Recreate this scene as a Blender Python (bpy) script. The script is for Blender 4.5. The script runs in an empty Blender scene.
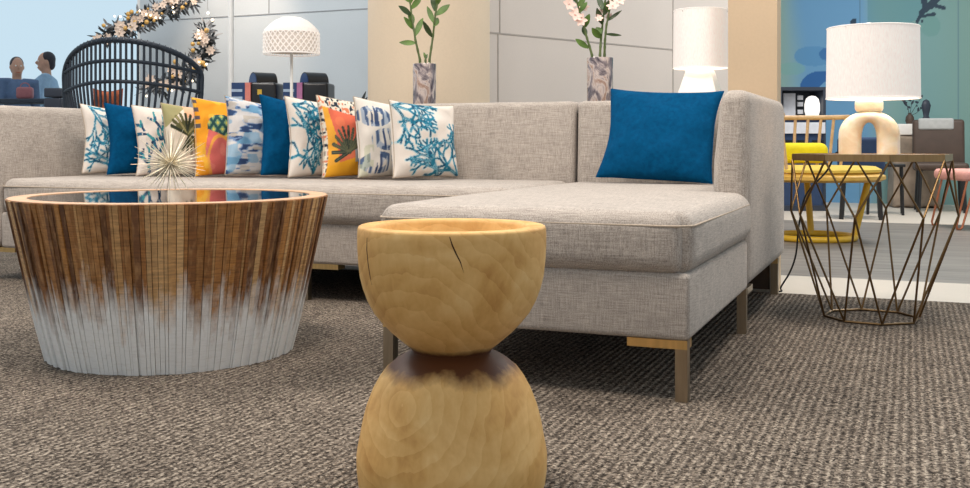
import bpy, math, random
import numpy as np
from mathutils import Vector, Matrix, noise as mnoise

random.seed(7)
COL = bpy.context.scene.collection
F, HOR, CX, CAMH = 1030.0, 143.0, 485.0, 0.608
PI = math.pi
R = math.radians

# ------------------------------------------------------------------ helpers
def L(r, g, b, a=1.0):
    def f(c):
        c /= 255.0
        return c / 12.92 if c <= 0.04045 else ((c + 0.055) / 1.055) ** 2.4
    return (f(r), f(g), f(b), a)

def at(px, py, Y):
    """real-world point that the survey of the photograph puts at this bearing and distance"""
    return Vector(((px - CX) * Y / F, Y, CAMH - (py - HOR) * Y / F))

ANG = R(22.4)
ORG = Vector((0.478, 2.40, 0.0))
UX = Vector((math.cos(ANG), -math.sin(ANG), 0))
VX = Vector((math.sin(ANG), math.cos(ANG), 0))
def S(x, y, z=0.0):
    """point in the frame the sofa and the room share (x along the sofa, y into the room)"""
    return ORG + UX * x + VX * y + Vector((0, 0, z))

def link(o, parent=None):
    COL.objects.link(o)
    if parent is not None:
        o.parent = parent
    return o

def tag(o, label=None, cat=None, group=None, kind=None):
    if label: o['label'] = label
    if cat: o['category'] = cat
    if group: o['group'] = group
    if kind: o['kind'] = kind
    return o

def thing(name, label, cat, loc=(0, 0, 0), rz=0.0, group=None):
    o = bpy.data.objects.new(name, None)
    o.empty_display_size = 0.1
    o.location = loc
    o.rotation_euler = (0, 0, rz)
    link(o)
    return tag(o, label, cat, group)

def copy_tree(o, parent=None):
    c = o.copy()
    link(c)
    c.parent = parent
    for ch in list(o.children):
        copy_tree(ch, c)
    return c

class MB:
    def __init__(self):
        self.v, self.f, self.m = [], [], []
        self.cur = 0
        self.col = None
    def _add(self, vs, fs):
        n = len(self.v)
        self.v.extend([tuple(p) for p in vs])
        for f in fs:
            self.f.append([i + n for i in f]); self.m.append(self.cur)
        return n
    def box(self, x0, x1, y0, y1, z0, z1, M=None):
        vs = [Vector(p) for p in ((x0,y0,z0),(x1,y0,z0),(x1,y1,z0),(x0,y1,z0),(x0,y0,z1),(x1,y0,z1),(x1,y1,z1),(x0,y1,z1))]
        if M is not None: vs = [M @ p for p in vs]
        return self._add(vs, [(3,2,1,0),(4,5,6,7),(0,1,5,4),(1,2,6,5),(2,3,7,6),(3,0,4,7)])
    def soft(self, x0, x1, y0, y1, z0, z1, r, crown=0.0, bulge=0.0, n=14, k=4, M=None, warp=None):
        """rounded box; crown lifts the middle of the top, bulge pushes out the sides"""
        r = min(r, (x1-x0)*.499, (y1-y0)*.499, (z1-z0)*.499)
        lo, hi = Vector((x0, y0, z0)), Vector((x1, y1, z1))
        def ticks(a, b, m):
            t = [a + r * math.tan(PI/4*i/k) * 1.0 for i in range(k)]
            t2 = [b - q + a for q in reversed(t)]
            mid = [a + r + (b - a - 2*r) * i / m for i in range(m + 1)]
            return t + mid + t2
        X, Y, Z = ticks(x0, x1, n), ticks(y0, y1, n), ticks(z0, z1, max(2, n//3))
        cache = {}
        vs, fs = [], []
        def vert(i, j, l):
            key = (i, j, l)
            if key in cache: return cache[key]
            p = Vector((X[i], Y[j], Z[l]))
            q = Vector([min(max(p[a], lo[a] + r), hi[a] - r) for a in range(3)])
            d = p - q
            if d.length > 1e-9: p = q + d.normalized() * r
            u = (p.x - (x0+x1)/2) / ((x1-x0)/2); v = (p.y - (y0+y1)/2) / ((y1-y0)/2); w = (p.z - (z0+z1)/2) / ((z1-z0)/2)
            if crown: p.z += crown * max(0, w) * (1 - abs(u)**3.2) * (1 - abs(v)**3.2)
            if bulge:
                p.x += bulge * u * abs(u)**3 * (1 - w*w) * (1-v**4); p.y += bulge * v * abs(v)**3 * (1 - w*w) * (1-u**4)
            if warp: p = warp(p)
            if M is not None: p = M @ p
            cache[key] = len(vs); vs.append(p)
            return cache[key]
        nx, ny, nz = len(X)-1, len(Y)-1, len(Z)-1
        for i in range(nx):
            for j in range(ny):
                fs.append((vert(i,j+1,0), vert(i+1,j+1,0), vert(i+1,j,0), vert(i,j,0)))
                fs.append((vert(i,j,nz), vert(i+1,j,nz), vert(i+1,j+1,nz), vert(i,j+1,nz)))
            for l in range(nz):
                fs.append((vert(i,0,l), vert(i+1,0,l), vert(i+1,0,l+1), vert(i,0,l+1)))
                fs.append((vert(i+1,ny,l), vert(i,ny,l), vert(i,ny,l+1), vert(i+1,ny,l+1)))
        for j in range(ny):
            for l in range(nz):
                fs.append((vert(nx,j,l), vert(nx,j+1,l), vert(nx,j+1,l+1), vert(nx,j,l+1)))
                fs.append((vert(0,j+1,l), vert(0,j,l), vert(0,j,l+1), vert(0,j+1,l+1)))
        return self._add(vs, fs)
    def tube(self, pts, rad, seg=8, closed=False, flat=None):
        pts = [Vector(p) for p in pts]
        n = len(pts)
        rads = rad if isinstance(rad, (list, tuple)) else [rad] * n
        vs, fs = [], []
        prev = None
        for i, p in enumerate(pts):
            if closed: t = pts[(i+1) % n] - pts[i-1]
            else: t = pts[min(i+1, n-1)] - pts[max(i-1, 0)]
            t.normalize()
            if prev is None:
                a = Vector((0,0,1)) if abs(t.z) < .9 else Vector((1,0,0))
                a = (a - t * a.dot(t)).normalized()
            else:
                a = prev - t * prev.dot(t)
                a = a.normalized() if a.length > 1e-6 else t.orthogonal().normalized()
            prev = a
            b = t.cross(a)
            for k in range(seg):
                th = 2*PI*k/seg
                vs.append(p + (a*math.cos(th) + b*math.sin(th)) * rads[i])
        m = n if closed else n - 1
        for i in range(m):
            for k in range(seg):
                a0 = i*seg + k; a1 = i*seg + (k+1) % seg
                b0 = ((i+1) % n)*seg + k; b1 = ((i+1) % n)*seg + (k+1) % seg
                fs.append((a0, a1, b1, b0))
        if not closed:
            fs.append(tuple(reversed(range(seg)))); fs.append(tuple(range((n-1)*seg, n*seg)))
        return self._add(vs, fs)
    def lathe(self, prof, seg=48, cap=True, M=None, sx=1.0, sy=1.0):
        vs, fs = [], []
        for r, z in prof:
            for k in range(seg):
                th = 2*PI*k/seg
                p = Vector((r*math.cos(th)*sx, r*math.sin(th)*sy, z))
                vs.append(M @ p if M is not None else p)
        for i in range(len(prof)-1):
            for k in range(seg):
                k2 = (k+1) % seg
                fs.append((i*seg+k, i*seg+k2, (i+1)*seg+k2, (i+1)*seg+k))
        if cap:
            fs.append(tuple(reversed(range(seg)))); fs.append(tuple(range((len(prof)-1)*seg, len(prof)*seg)))
        return self._add(vs, fs)
    def ball(self, c, r, seg=14, rings=9):
        rr = r if isinstance(r, (tuple, list)) else (r, r, r)
        c = Vector(c); vs = [c + Vector((0,0,-rr[2]))]; fs = []
        for i in range(1, rings):
            ph = -PI/2 + PI*i/rings
            for k in range(seg):
                th = 2*PI*k/seg
                vs.append(c + Vector((rr[0]*math.cos(ph)*math.cos(th), rr[1]*math.cos(ph)*math.sin(th), rr[2]*math.sin(ph))))
        vs.append(c + Vector((0,0,rr[2])))
        for k in range(seg): fs.append((0, 1+(k+1)%seg, 1+k))
        for i in range(rings-2):
            for k in range(seg):
                a = 1+i*seg
                fs.append((a+k, a+(k+1)%seg, a+seg+(k+1)%seg, a+seg+k))
        a = 1+(rings-2)*seg; top = len(vs)-1
        for k in range(seg): fs.append((a+k, a+(k+1)%seg, top))
        return self._add(vs, fs)
    def prism(self, poly, z0, z1, M=None):
        n = len(poly)
        vs = [Vector((x, y, z0)) for x, y in poly] + [Vector((x, y, z1)) for x, y in poly]
        if M is not None: vs = [M @ p for p in vs]
        fs = [tuple(reversed(range(n))), tuple(range(n, 2*n))] + [(i, (i+1)%n, n+(i+1)%n, n+i) for i in range(n)]
        return self._add(vs, fs)
    def leaf(self, base, tip, width, nrm=(0,-1,0), bend=0.0, seg=6, thick=0.0012):
        """a blade with a midrib fold and real thickness"""
        base, tip, nrm = Vector(base), Vector(tip), Vector(nrm)
        ax = tip - base; ln = ax.length; ax.normalize()
        side = ax.cross(nrm)
        side = side.normalized() if side.length > 1e-5 else ax.orthogonal().normalized()
        nn = side.cross(ax).normalized()
        vs, fs = [], []
        for i in range(seg+1):
            t = i/seg
            w = width*.5*(math.sin(PI*min(1, t*.92+.06))**.8)
            c = base + ax*ln*t + nn*(bend*ln*math.sin(PI*t*.6))
            for s, o in ((-1, .18), (0, 0), (1, .18)):
                vs.append(c + side*w*s + nn*(w*o))
            for s, o in ((-1, .18), (0, 0), (1, .18)):
                vs.append(c + side*w*s + nn*(w*o - thick))
        for i in range(seg):
            a, b = i*6, (i+1)*6
            fs += [(a,a+1,b+1,b),(a+1,a+2,b+2,b+1),(a+4,a+3,b+3,b+4),(a+5,a+4,b+4,b+5),(a+3,a,b,b+3),(a+2,a+5,b+5,b+2)]
        return self._add(vs, fs)
    def build(self, name, mats, parent=None, sharp=38, colors=None):
        me = bpy.data.meshes.new(name)
        me.from_pydata(self.v, [], self.f)
        mats = mats if isinstance(mats, (list, tuple)) else [mats]
        for m in mats: me.materials.append(m)
        if len(mats) > 1: me.polygons.foreach_set('material_index', self.m)
        me.polygons.foreach_set('use_smooth', [True]*len(self.f))
        me.update()
        me.set_sharp_from_angle(angle=R(sharp))
        if colors is not None:
            ca = me.color_attributes.new('Pattern', 'FLOAT_COLOR', 'POINT')
            ca.data.foreach_set('color', np.asarray(colors, dtype=np.float32).ravel())
        o = bpy.data.objects.new(name, me)
        return link(o, parent)

# ------------------------------------------------------------------ materials
class NT:
    def __init__(self, name):
        self.mat = bpy.data.materials.new(name)
        self.mat.use_nodes = True
        self.t = self.mat.node_tree
        self.b = self.t.nodes['Principled BSDF']
    def n(self, typ, **kw):
        nd = self.t.nodes.new(typ)
        for k, v in kw.items():
            if k in nd.inputs and not hasattr(nd, k): self.set(nd.inputs[k], v)
            elif hasattr(nd, k): setattr(nd, k, v)
            else: self.set(nd.inputs[k.replace('_', ' ')], v)
        return nd
    def set(self, s, v):
        if isinstance(v, bpy.types.NodeSocket): self.t.links.new(v, s)
        else: s.default_value = v
    def p(self, **kw):
        for k, v in kw.items(): self.set(self.b.inputs[k.replace('_', ' ')], v)
        return self
    def obj(self): return self.n('ShaderNodeTexCoord').outputs['Object']
    def map(self, vec, scale=(1,1,1), loc=(0,0,0), rot=(0,0,0)):
        nd = self.n('ShaderNodeMapping'); self.set(nd.inputs['Vector'], vec)
        nd.inputs['Scale'].default_value = scale; nd.inputs['Location'].default_value = loc; nd.inputs['Rotation'].default_value = rot
        return nd.outputs[0]
    def noise(self, vec, scale, detail=3, rough=.5, dist=0.0):
        nd = self.n('ShaderNodeTexNoise'); self.set(nd.inputs['Vector'], vec)
        nd.inputs['Scale'].default_value = scale; nd.inputs['Detail'].default_value = detail
        nd.inputs['Roughness'].default_value = rough; nd.inputs['Distortion'].default_value = dist
        return nd.outputs['Fac']
    def ramp(self, fac, stops, interp='LINEAR'):
        nd = self.n('ShaderNodeValToRGB'); self.set(nd.inputs[0], fac)
        cr = nd.color_ramp; cr.interpolation = interp
        while len(cr.elements) < len(stops): cr.elements.new(.5)
        for e, (pos, c) in zip(cr.elements, stops):
            e.position = pos; e.color = c if len(c) == 4 else (*c, 1)
        return nd.outputs[0]
    def math(self, op, a, b=0.0, c=0.0, clamp=False):
        nd = self.n('ShaderNodeMath', operation=op, use_clamp=clamp)
        self.set(nd.inputs[0], a); self.set(nd.inputs[1], b)
        if op in ('MULTIPLY_ADD',): self.set(nd.inputs[2], c)
        return nd.outputs[0]
    def mix(self, fac, a, b, blend='MIX'):
        nd = self.n('ShaderNodeMix', data_type='RGBA', blend_type=blend)
        self.set(nd.inputs[0], fac); self.set(nd.inputs[6], a); self.set(nd.inputs[7], b)
        return nd.outputs[2]
    def sep(self, vec):
        nd = self.n('ShaderNodeSeparateXYZ'); self.set(nd.inputs[0], vec); return nd.outputs
    def bump(self, h, strength=.3, dist=.002):
        nd = self.n('ShaderNodeBump'); self.set(nd.inputs['Height'], h)
        nd.inputs['Strength'].default_value = strength; nd.inputs['Distance'].default_value = dist
        self.set(self.b.inputs['Normal'], nd.outputs[0])
    def rr(self, fac, a, b, c=0.0, d=1.0):
        nd = self.n('ShaderNodeMapRange'); self.set(nd.inputs[0], fac)
        for i, q in enumerate((a, b, c, d)): nd.inputs[i+1].default_value = q
        return nd.outputs[0]

def plain(name, c, rough=.6, metal=0.0, vary=.06, scale=30, emit=None, es=0.0, bump=0.0):
    m = NT(name)
    f = m.noise(m.obj(), scale, 3)
    dark = tuple(x*(1-vary) for x in c[:3]) + (1,); light = tuple(min(1, x*(1+vary)) for x in c[:3]) + (1,)
    m.p(Base_Color=m.ramp(f, [(.3, dark), (.7, light)]), Roughness=rough, Metallic=metal)
    if emit is not None: m.p(Emission_Color=emit, Emission_Strength=es)
    if bump: m.bump(f, bump, .003)
    return m.mat

def m_linen():
    m = NT('woven linen upholstery'); o = m.obj()
    a = m.noise(m.map(o, (1, 1, .06)), 420, 2)      # upright threads
    b = m.noise(m.map(o, (.05, 1, 1)), 420, 2)    # level threads
    c = m.noise(m.map(o, (1, .06, 1)), 420, 2)      # threads running back over the seats
    d = m.noise(o, 14, 3)
    s = m.math('ADD', m.math('ADD', a, b), c)
    s = m.math('MULTIPLY_ADD', s, .3333, 0.0)
    e = m.math('MULTIPLY_ADD', m.math('SUBTRACT', d, .5), .08, s)
    m.p(Base_Color=m.ramp(e, [(.30, L(108, 100, 94)), (.44, L(155, 145, 136)), (.55, L(182, 171, 161)), (.72, L(214, 204, 193))]), Roughness=.9)
    m.p(Sheen_Weight=.15, Specular_IOR_Level=.2)
    m.bump(s, .5, .0025)
    return m.mat

def m_carpet():
    m = NT('looped row carpet'); o = m.obj()
    wob = m.noise(m.map(o, (6, 3, 1)), 4, 2)
    x = m.sep(o)
    xx = m.math('MULTIPLY_ADD', wob, .006, x[0])
    row = m.math('SINE', m.math('MULTIPLY', xx, 2*PI/.0185))
    vor = m.n('ShaderNodeTexVoronoi'); m.set(vor.inputs['Vector'], m.map(o, (1, .85, 1))); vor.inputs['Scale'].default_value = 210
    vs = m.sep(vor.outputs['Color'])
    big = m.noise(m.map(o, (1, .35, 1)), 3.0, 3)
    fine = m.noise(o, 420, 2)
    f = m.math('MULTIPLY_ADD', row, .10, .42)
    f = m.math('MULTIPLY_ADD', m.math('SUBTRACT', vs[0], .5), .62, f)
    f = m.math('MULTIPLY_ADD', m.math('SUBTRACT', fine, .5), .5, f)
    f = m.math('MULTIPLY_ADD', m.math('SUBTRACT', big, .5), .22, f)
    m.p(Base_Color=m.ramp(f, [(.08, L(42, 37, 33)), (.34, L(88, 79, 71)), (.6, L(132, 120, 108)), (.92, L(192, 179, 162))]), Roughness=.95, Specular_IOR_Level=.1)
    h = m.math('MULTIPLY_ADD', m.math('SUBTRACT', 1.0, vor.outputs['Distance']), .6, m.math('MULTIPLY', row, .4))
    m.bump(h, .8, .006)
    return m.mat

def m_stool():
    m = NT('pale oiled monkeypod wood'); o = m.obj()
    x = m.sep(o)
    g = m.noise(m.map(o, (1, 1, 1.4), rot=(.5, .3, 0)), 5, 4, .55, 1.6)
    g2 = m.noise(m.map(o, (1, 1, .5), rot=(.3, .9, 0)), 60, 3, .6, .4)
    wv = m.n('ShaderNodeTexWave', wave_type='RINGS', rings_direction='Y'); m.set(wv.inputs['Vector'], m.map(o, (1, 1, .8), loc=(.03, .2, -.12), rot=(.25, .15, .2)))
    wv.inputs['Scale'].default_value = 13; wv.inputs['Distortion'].default_value = 6; wv.inputs['Detail'].default_value = 3; wv.inputs['Detail Scale'].default_value = 1.1; wv.wave_profile = 'SAW'
    f = m.math('MULTIPLY_ADD', wv.outputs['Fac'], .09, m.math('MULTIPLY_ADD', g2, .24, m.math('MULTIPLY', g, .63)))
    base = m.ramp(f, [(.30, L(188, 136, 72)), (.45, L(214, 166, 98)), (.58, L(228, 184, 118)), (.75, L(238, 205, 146))])
    # bark-dark heartwood around the waist
    dz = m.math('SUBTRACT', x[2], WAIST)
    up = m.rr(dz, .002, .022, 1, 0); dn = m.rr(dz, -.050, -.010, 0, 1)
    band = m.math('MULTIPLY', up, dn)
    nz = m.noise(m.map(o, (1, 1, .5)), 20, 4, .6)
    k = m.rr(m.math('MULTIPLY_ADD', m.math('SUBTRACT', nz, .5), 1.1, band), .24, .80)
    m.p(Base_Color=m.mix(k, base, L(84, 47, 24)), Roughness=.5, Specular_IOR_Level=.3)
    m.bump(g2, .06, .002)
    return m.mat

def m_strips():
    m = NT('reclaimed wood strips dipped in white'); o = m.obj()
    at_ = m.n('ShaderNodeAttribute', attribute_name='Pattern')
    x = m.sep(o)
    saw = m.noise(m.map(o, (1, 1, 9)), 22, 4, .65)
    gr = m.noise(m.map(o, (1, 1, .10)), 95, 3, .6)
    c = m.mix(m.rr(saw, .35, .72, .0, .62), at_.outputs['Color'], L(64, 38, 20))
    c = m.mix(m.rr(gr, .48, .72, 0, .45), c, L(206, 158, 104))
    nz = m.noise(m.map(o, (1, 1, .22)), 38, 4, .65)
    lf = m.noise(o, 4, 2)
    zz = m.math('MULTIPLY_ADD', m.math('SUBTRACT', nz, .5), .24, x[2])
    zz = m.math('MULTIPLY_ADD', m.math('SUBTRACT', lf, .5), .10, zz)
    zz = m.math('MULTIPLY_ADD', m.math('SUBTRACT', at_.outputs['Alpha'], .5), .07, zz)
    k = m.rr(zz, .12, .245, 1, 0)
    white = m.mix(m.rr(saw, .5, .8, 0, .3), L(240, 240, 238), L(188, 180, 168))
    m.p(Base_Color=m.mix(k, c, white), Roughness=.6)
    m.bump(saw, .35, .003)
    return m.mat

def m_wood(name, a, b, scale=12, rough=.5, stretch=(1, .08, 1), spec=.5):
    m = NT(name); o = m.obj()
    f = m.noise(m.map(o, stretch), scale, 4, .6, .4)
    m.p(Base_Color=m.ramp(f, [(.3, a), (.7, b)]), Roughness=rough, Specular_IOR_Level=spec)
    m.bump(f, .1, .001)
    return m.mat

def m_metal(name, c, rough=.32, scale=80):
    m = NT(name); o = m.obj()
    f = m.noise(m.map(o, (1, 1, .1)), scale, 2)
    d = tuple(x*.8 for x in c[:3]) + (1,)
    m.p(Base_Color=m.ramp(f, [(.3, d), (.7, c)]), Metallic=1.0, Roughness=rough)
    return m.mat

def m_pattern(name='printed cotton', rough=.85):
    m = NT(name); o = m.obj()
    a = m.n('ShaderNodeAttribute', attribute_name='Pattern')
    w = m.noise(o, 500, 2)
    m.p(Base_Color=m.mix(m.rr(w, .3, .7, 0, .12), a.outputs['Color'], (.02, .02, .02, 1)), Roughness=rough, Specular_IOR_Level=.25)
    m.bump(w, .15, .001)
    return m.mat

def m_vase():
    m = NT('smoky marbled glass'); o = m.obj()
    f = m.noise(m.map(o, (1, 1, .55)), 13, 4, .55, 2.4)
    m.p(Base_Color=m.ramp(f, [(.34, L(62, 52, 60)), (.46, L(128, 116, 118)), (.56, L(196, 180, 172)), (.66, L(146, 112, 92)), (.76, L(214, 208, 206))]), Roughness=.12, Coat_Weight=.6)
    return m.mat

def m_alabaster():
    m = NT('veined alabaster'); o = m.obj()
    f = m.noise(o, 16, 4, .6, .8)
    m.p(Base_Color=m.ramp(f, [(.3, L(238, 212, 172)), (.5, L(246, 230, 200)), (.7, L(252, 242, 224))]), Roughness=.45)
    m.p(Subsurface_Weight=.35, Subsurface_Radius=(.05, .035, .02))
    return m.mat

def m_shade(name, c, s):
    m = NT(name); o = m.obj()
    f = m.noise(m.map(o, (1, 1, .2)), 300, 2)
    m.p(Base_Color=m.ramp(f, [(.3, L(206, 196, 188)), (.7, L(222, 213, 205))]), Roughness=.9, Emission_Color=c, Emission_Strength=s)
    return m.mat

def m_panel(name, c, grain=.05):
    m = NT(name); o = m.obj()
    f = m.noise(o, 2.0, 3); g = m.noise(o, 90, 2)
    q = m.math('MULTIPLY_ADD', g, .4, m.math('MULTIPLY', f, .6))
    m.p(Base_Color=m.ramp(q, [(.3, tuple(x*(1-grain) for x in c[:3])+(1,)), (.7, tuple(min(1, x*(1+grain)) for x in c[:3])+(1,))]), Roughness=.55)
    return m.mat

def m_planks():
    m = NT('grey plank floor with curling lines'); o = m.obj()
    f = m.noise(m.map(o, (.18, 2.2, 1)), 6, 4, .6, .3)
    base = m.ramp(f, [(.3, L(112, 106, 100)), (.7, L(146, 139, 131))])
    wv = m.n('ShaderNodeTexWave', wave_type='RINGS'); m.set(wv.inputs['Vector'], m.map(o, (.5, 1, 1), loc=(-.5, -3.1, 0)))
    wv.inputs['Scale'].default_value = 2.2; wv.inputs['Distortion'].default_value = 5; wv.inputs['Detail'].default_value = 1
    big = m.noise(o, .9, 2)
    k = m.math('MULTIPLY', m.rr(wv.outputs['Fac'], .90, .97), m.rr(big, .45, .55))
    m.p(Base_Color=m.mix(m.math('MULTIPLY', k, .55), base, L(70, 66, 62)), Roughness=.45)
    return m.mat

WAIST = .243
M = {}
M['linen'] = m_linen()
M['piping'] = plain('linen piping', L(176, 160, 142), .9, vary=.15, scale=300)
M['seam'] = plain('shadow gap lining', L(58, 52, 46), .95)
M['carpet'] = m_carpet()
M['stool'] = m_stool()
M['crack'] = plain('drying crack', L(72, 42, 22), .9)
M['strips'] = m_strips()
M['rimwood'] = m_wood('sanded rim wood', L(190, 146, 110), L(212, 170, 134), 30, .5, (1, 1, .2))
M['darkglass'] = plain('dark table glass', L(26, 30, 36), .03, vary=.02)
M['bronze'] = m_metal('brushed bronze', L(172, 156, 134), .36)
M['brass'] = m_metal('antique brass', L(128, 102, 70), .38)
M['brassrim'] = m_metal('worn brass band', L(164, 136, 98), .42)
M['brasslight'] = m_metal('pale brass plate', L(226, 192, 132), .35)
M['tabletop'] = m_wood('rustic brown table top', L(116, 84, 52), L(166, 126, 82), 14, .45)
M['print'] = m_pattern()
M['bluevelvet'] = m_wood('deep blue cotton', L(0, 62, 100), L(0, 76, 118), 60, .9, (1, 1, 1), .08)
M['vase'] = m_vase()
M['alab'] = m_alabaster()
M['white'] = plain('white ceramic', L(240, 236, 230), .35, vary=.02)
M['whitepaint'] = plain('white enamel', L(238, 238, 236), .4, vary=.02)
M['shade'] = m_shade('lit linen shade', (1.0, .94, .89, 1), .33)
M['shadein'] = m_shade('lit shade lining', (1.0, .95, .88, 1), .6)
M['shadehem'] = m_shade('lit shade hem', (1.0, .95, .9, 1), .4)
M['dome'] = m_shade('lit lattice dome', (1.0, .97, .93, 1), .36)
M['domein'] = m_shade('lit dome lining', (1.0, .86, .72, 1), .06)
M['bulb'] = m_shade('warm bulb glow', (1.0, .78, .5, 1), 3.0)
M['globe'] = m_shade('lit opal glass', (1.0, .97, .92, 1), 1.0)
M['rattan'] = plain('dark blue black rattan', L(26, 38, 52), .55, vary=.25, scale=60)
M['leaf'] = plain('bright green leaf', L(88, 118, 48), .45, vary=.35, scale=20)
M['leafdark'] = plain('dark green leaf', L(58, 78, 40), .45, vary=.35, scale=20)
M['stem'] = plain('green jointed stem', L(84, 98, 52), .5, vary=.3, scale=50)
M['petal'] = plain('blush petal', L(240, 208, 196), .6, vary=.1, scale=40)
M['star'] = plain('champagne spikes', L(226, 214, 188), .42, .55)
M['blackplastic'] = plain('black glossy plastic', L(22, 22, 26), .3)
M['bluepanel'] = plain('blue machine face', L(38, 66, 112), .35)
M['steelblue'] = plain('pale slat', L(170, 190, 214), .4)
M['pink'] = plain('salmon stripe panel', L(214, 128, 116), .5)
M['violet'] = plain('mauve stripe panel', L(176, 112, 156), .5)
M['yellowlabel'] = plain('small yellow tab', L(206, 170, 60), .5)
M['console'] = m_wood('dark stained oak', L(52, 38, 28), L(84, 64, 48), 12, .5)
M['steel'] = m_metal('satin steel', L(190, 186, 180), .3)
M['colwarm'] = m_panel('cream column plaster', L(222, 202, 176))
M['pillar'] = m_panel('tan pillar plaster', L(198, 174, 144))
M['wall_l'] = m_panel('grey blue wall panel', L(196, 206, 213))
M['wall_m'] = m_panel('pale greige wall panel', L(204, 196, 189))
M['groove2'] = plain('fine panel joint', L(168, 162, 156), .8)
M['groove'] = plain('panel joint', L(146, 152, 158), .8)
M['tile'] = m_panel('pale floor tile', L(206, 196, 182))
M['planks'] = m_planks()
M['yellow'] = plain('mustard yellow metal', L(214, 172, 44), .4, vary=.05)
M['yellowcloth'] = plain('lemon yellow cloth', L(226, 210, 20), .85, vary=.06)
M['ochre'] = m_wood('ochre stained wood', L(206, 160, 66), L(226, 184, 92), 20, .5)
M['ochrecloth'] = plain('ochre cloth', L(222, 190, 84), .85)
M['ash'] = m_wood('pale ash wood', L(196, 158, 112), L(222, 188, 144), 30, .5)
M['brown'] = plain('dark brown leather', L(74, 58, 48), .55, vary=.12, scale=12)
M['greycloth'] = plain('grey cloth strip', L(176, 178, 176), .8)
M['black'] = plain('black metal', L(24, 24, 26), .45)
M['pinkseat'] = plain('dusty pink velvet', L(226, 164, 152), .8)
M['copper'] = m_metal('copper wire', L(200, 128, 96), .35)
M['stone'] = plain('crumpled taupe stone', L(150, 134, 118), .8, vary=.3, scale=7, bump=.4)
M['cabinet'] = plain('charcoal cabinet', L(44, 52, 66), .5)
M['panelwhite'] = plain('pale card panel', L(212, 216, 224), .6)
M['navy'] = plain('navy chair cloth', L(40, 62, 96), .8)
M['terracotta'] = plain('terracotta cloth', L(190, 104, 70), .85, vary=.2)
M['cord'] = plain('black rubber cord', L(18, 17, 16), .5)
M['frost'] = plain('frosted garland leaf', L(132, 134, 138), .6, vary=.4, scale=15)
M['garleaf'] = plain('dark garland leaf', L(52, 58, 62), .6, vary=.4, scale=15)
M['garflower'] = plain('cream garland flower', L(226, 206, 190), .7, vary=.12, scale=20)
M['gold'] = plain('gold garland berry', L(206, 164, 92), .35, vary=.1)
M['skin'] = plain('skin', L(196, 150, 126), .55, vary=.04)
M['hair'] = plain('dark hair', L(44, 40, 48), .6, vary=.2)
M['shirtdark'] = plain('slate blue jacket', L(88, 110, 142), .85)
M['shirtlight'] = plain('pale blue shirt', L(150, 180, 206), .85)
M['trousers'] = plain('charcoal trousers', L(52, 58, 72), .85)
M['shoe'] = plain('dark shoe leather', L(34, 32, 34), .5)
M['bagred'] = plain('dusty rose bag leather', L(170, 104, 108), .6)
def m_glass():
    m = NT('window glass')
    m.p(Base_Color=(.95, .98, 1, 1), Roughness=.0, Transmission_Weight=1.0, IOR=1.02)
    return m.mat
M['glass'] = m_glass()

# ------------------------------------------------------------------ pattern painting (printed textiles, mural)
def vnoise(x, y, seed=0):
    x = np.asarray(x, float); y = np.asarray(y, float)
    xi = np.floor(x).astype(np.int64); yi = np.floor(y).astype(np.int64)
    xf, yf = x - xi, y - yi
    def h(a, b):
        n = (a * 374761393 + b * 668265263 + seed * 1442695041) & 0x7fffffff
        n = ((n ^ (n >> 13)) * 1274126177) & 0x7fffffff
        return ((n ^ (n >> 16)) & 0xffff) / 65535.0
    sx, sy = xf*xf*(3-2*xf), yf*yf*(3-2*yf)
    a = h(xi, yi)*(1-sx) + h(xi+1, yi)*sx
    b = h(xi, yi+1)*(1-sx) + h(xi+1, yi+1)*sx
    return a*(1-sy) + b*sy

def blend(c, k, rgb):
    k = np.clip(k, 0, 1)[:, None]
    return c*(1-k) + np.array(L(*rgb)[:3])[None, :]*k

def segdist(u, v, segs):
    d = np.full(u.shape, 9.0); which = np.zeros(u.shape)
    for i, (ax, ay, bx, by, w) in enumerate(segs):
        dx, dy = bx-ax, by-ay
        t = np.clip(((u-ax)*dx + (v-ay)*dy) / (dx*dx+dy*dy+1e-9), 0, 1)
        q = np.hypot(u-ax-t*dx, v-ay-t*dy) - w
        m = q < d
        d = np.where(m, q, d); which = np.where(m, i % 5, which)
    return d, which

def coral(rng, x, y, ang, ln, w, depth, out):
    if depth == 0 or ln < .05: return
    px, py = x, y
    for i in range(2):
        ang += rng.uniform(-.22, .22)
        qx, qy = px + math.cos(ang)*ln*.5, py + math.sin(ang)*ln*.5
        out.append((px, py, qx, qy, w)); px, py = qx, qy
    for s in (-1, 1):
        if rng.random() < .93:
            coral(rng, px, py, ang + s*rng.uniform(.28, .7), ln*rng.uniform(.68, .9), w*.86, depth-1, out)

def pat_coral(seed, roots, base=(226, 216, 206), ink=(34, 122, 150), dark=(16, 66, 96), pale=(150, 200, 214)):
    rng = random.Random(seed)
    segs = []
    for (x, y, a, l, dpt) in roots:
        for k in (-1, 0, 1): coral(rng, x, y, a + k*.55, l, .022, dpt, segs)
    def f(u, v):
        c = np.tile(np.array(L(*base)[:3]), (len(u), 1))
        d, w = segdist(u, v, segs)
        e = vnoise(u*9, v*9, seed)
        c = blend(c, (d < .035)*.55, pale)
        c = blend(c, (d < .012)*1.0, ink)
        c = blend(c, ((d < .012) & (w > 2.5))*.8, dark)
        c = blend(c, ((d < -.008) & (e > .55))*.6, pale)
        return c
    return f

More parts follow.
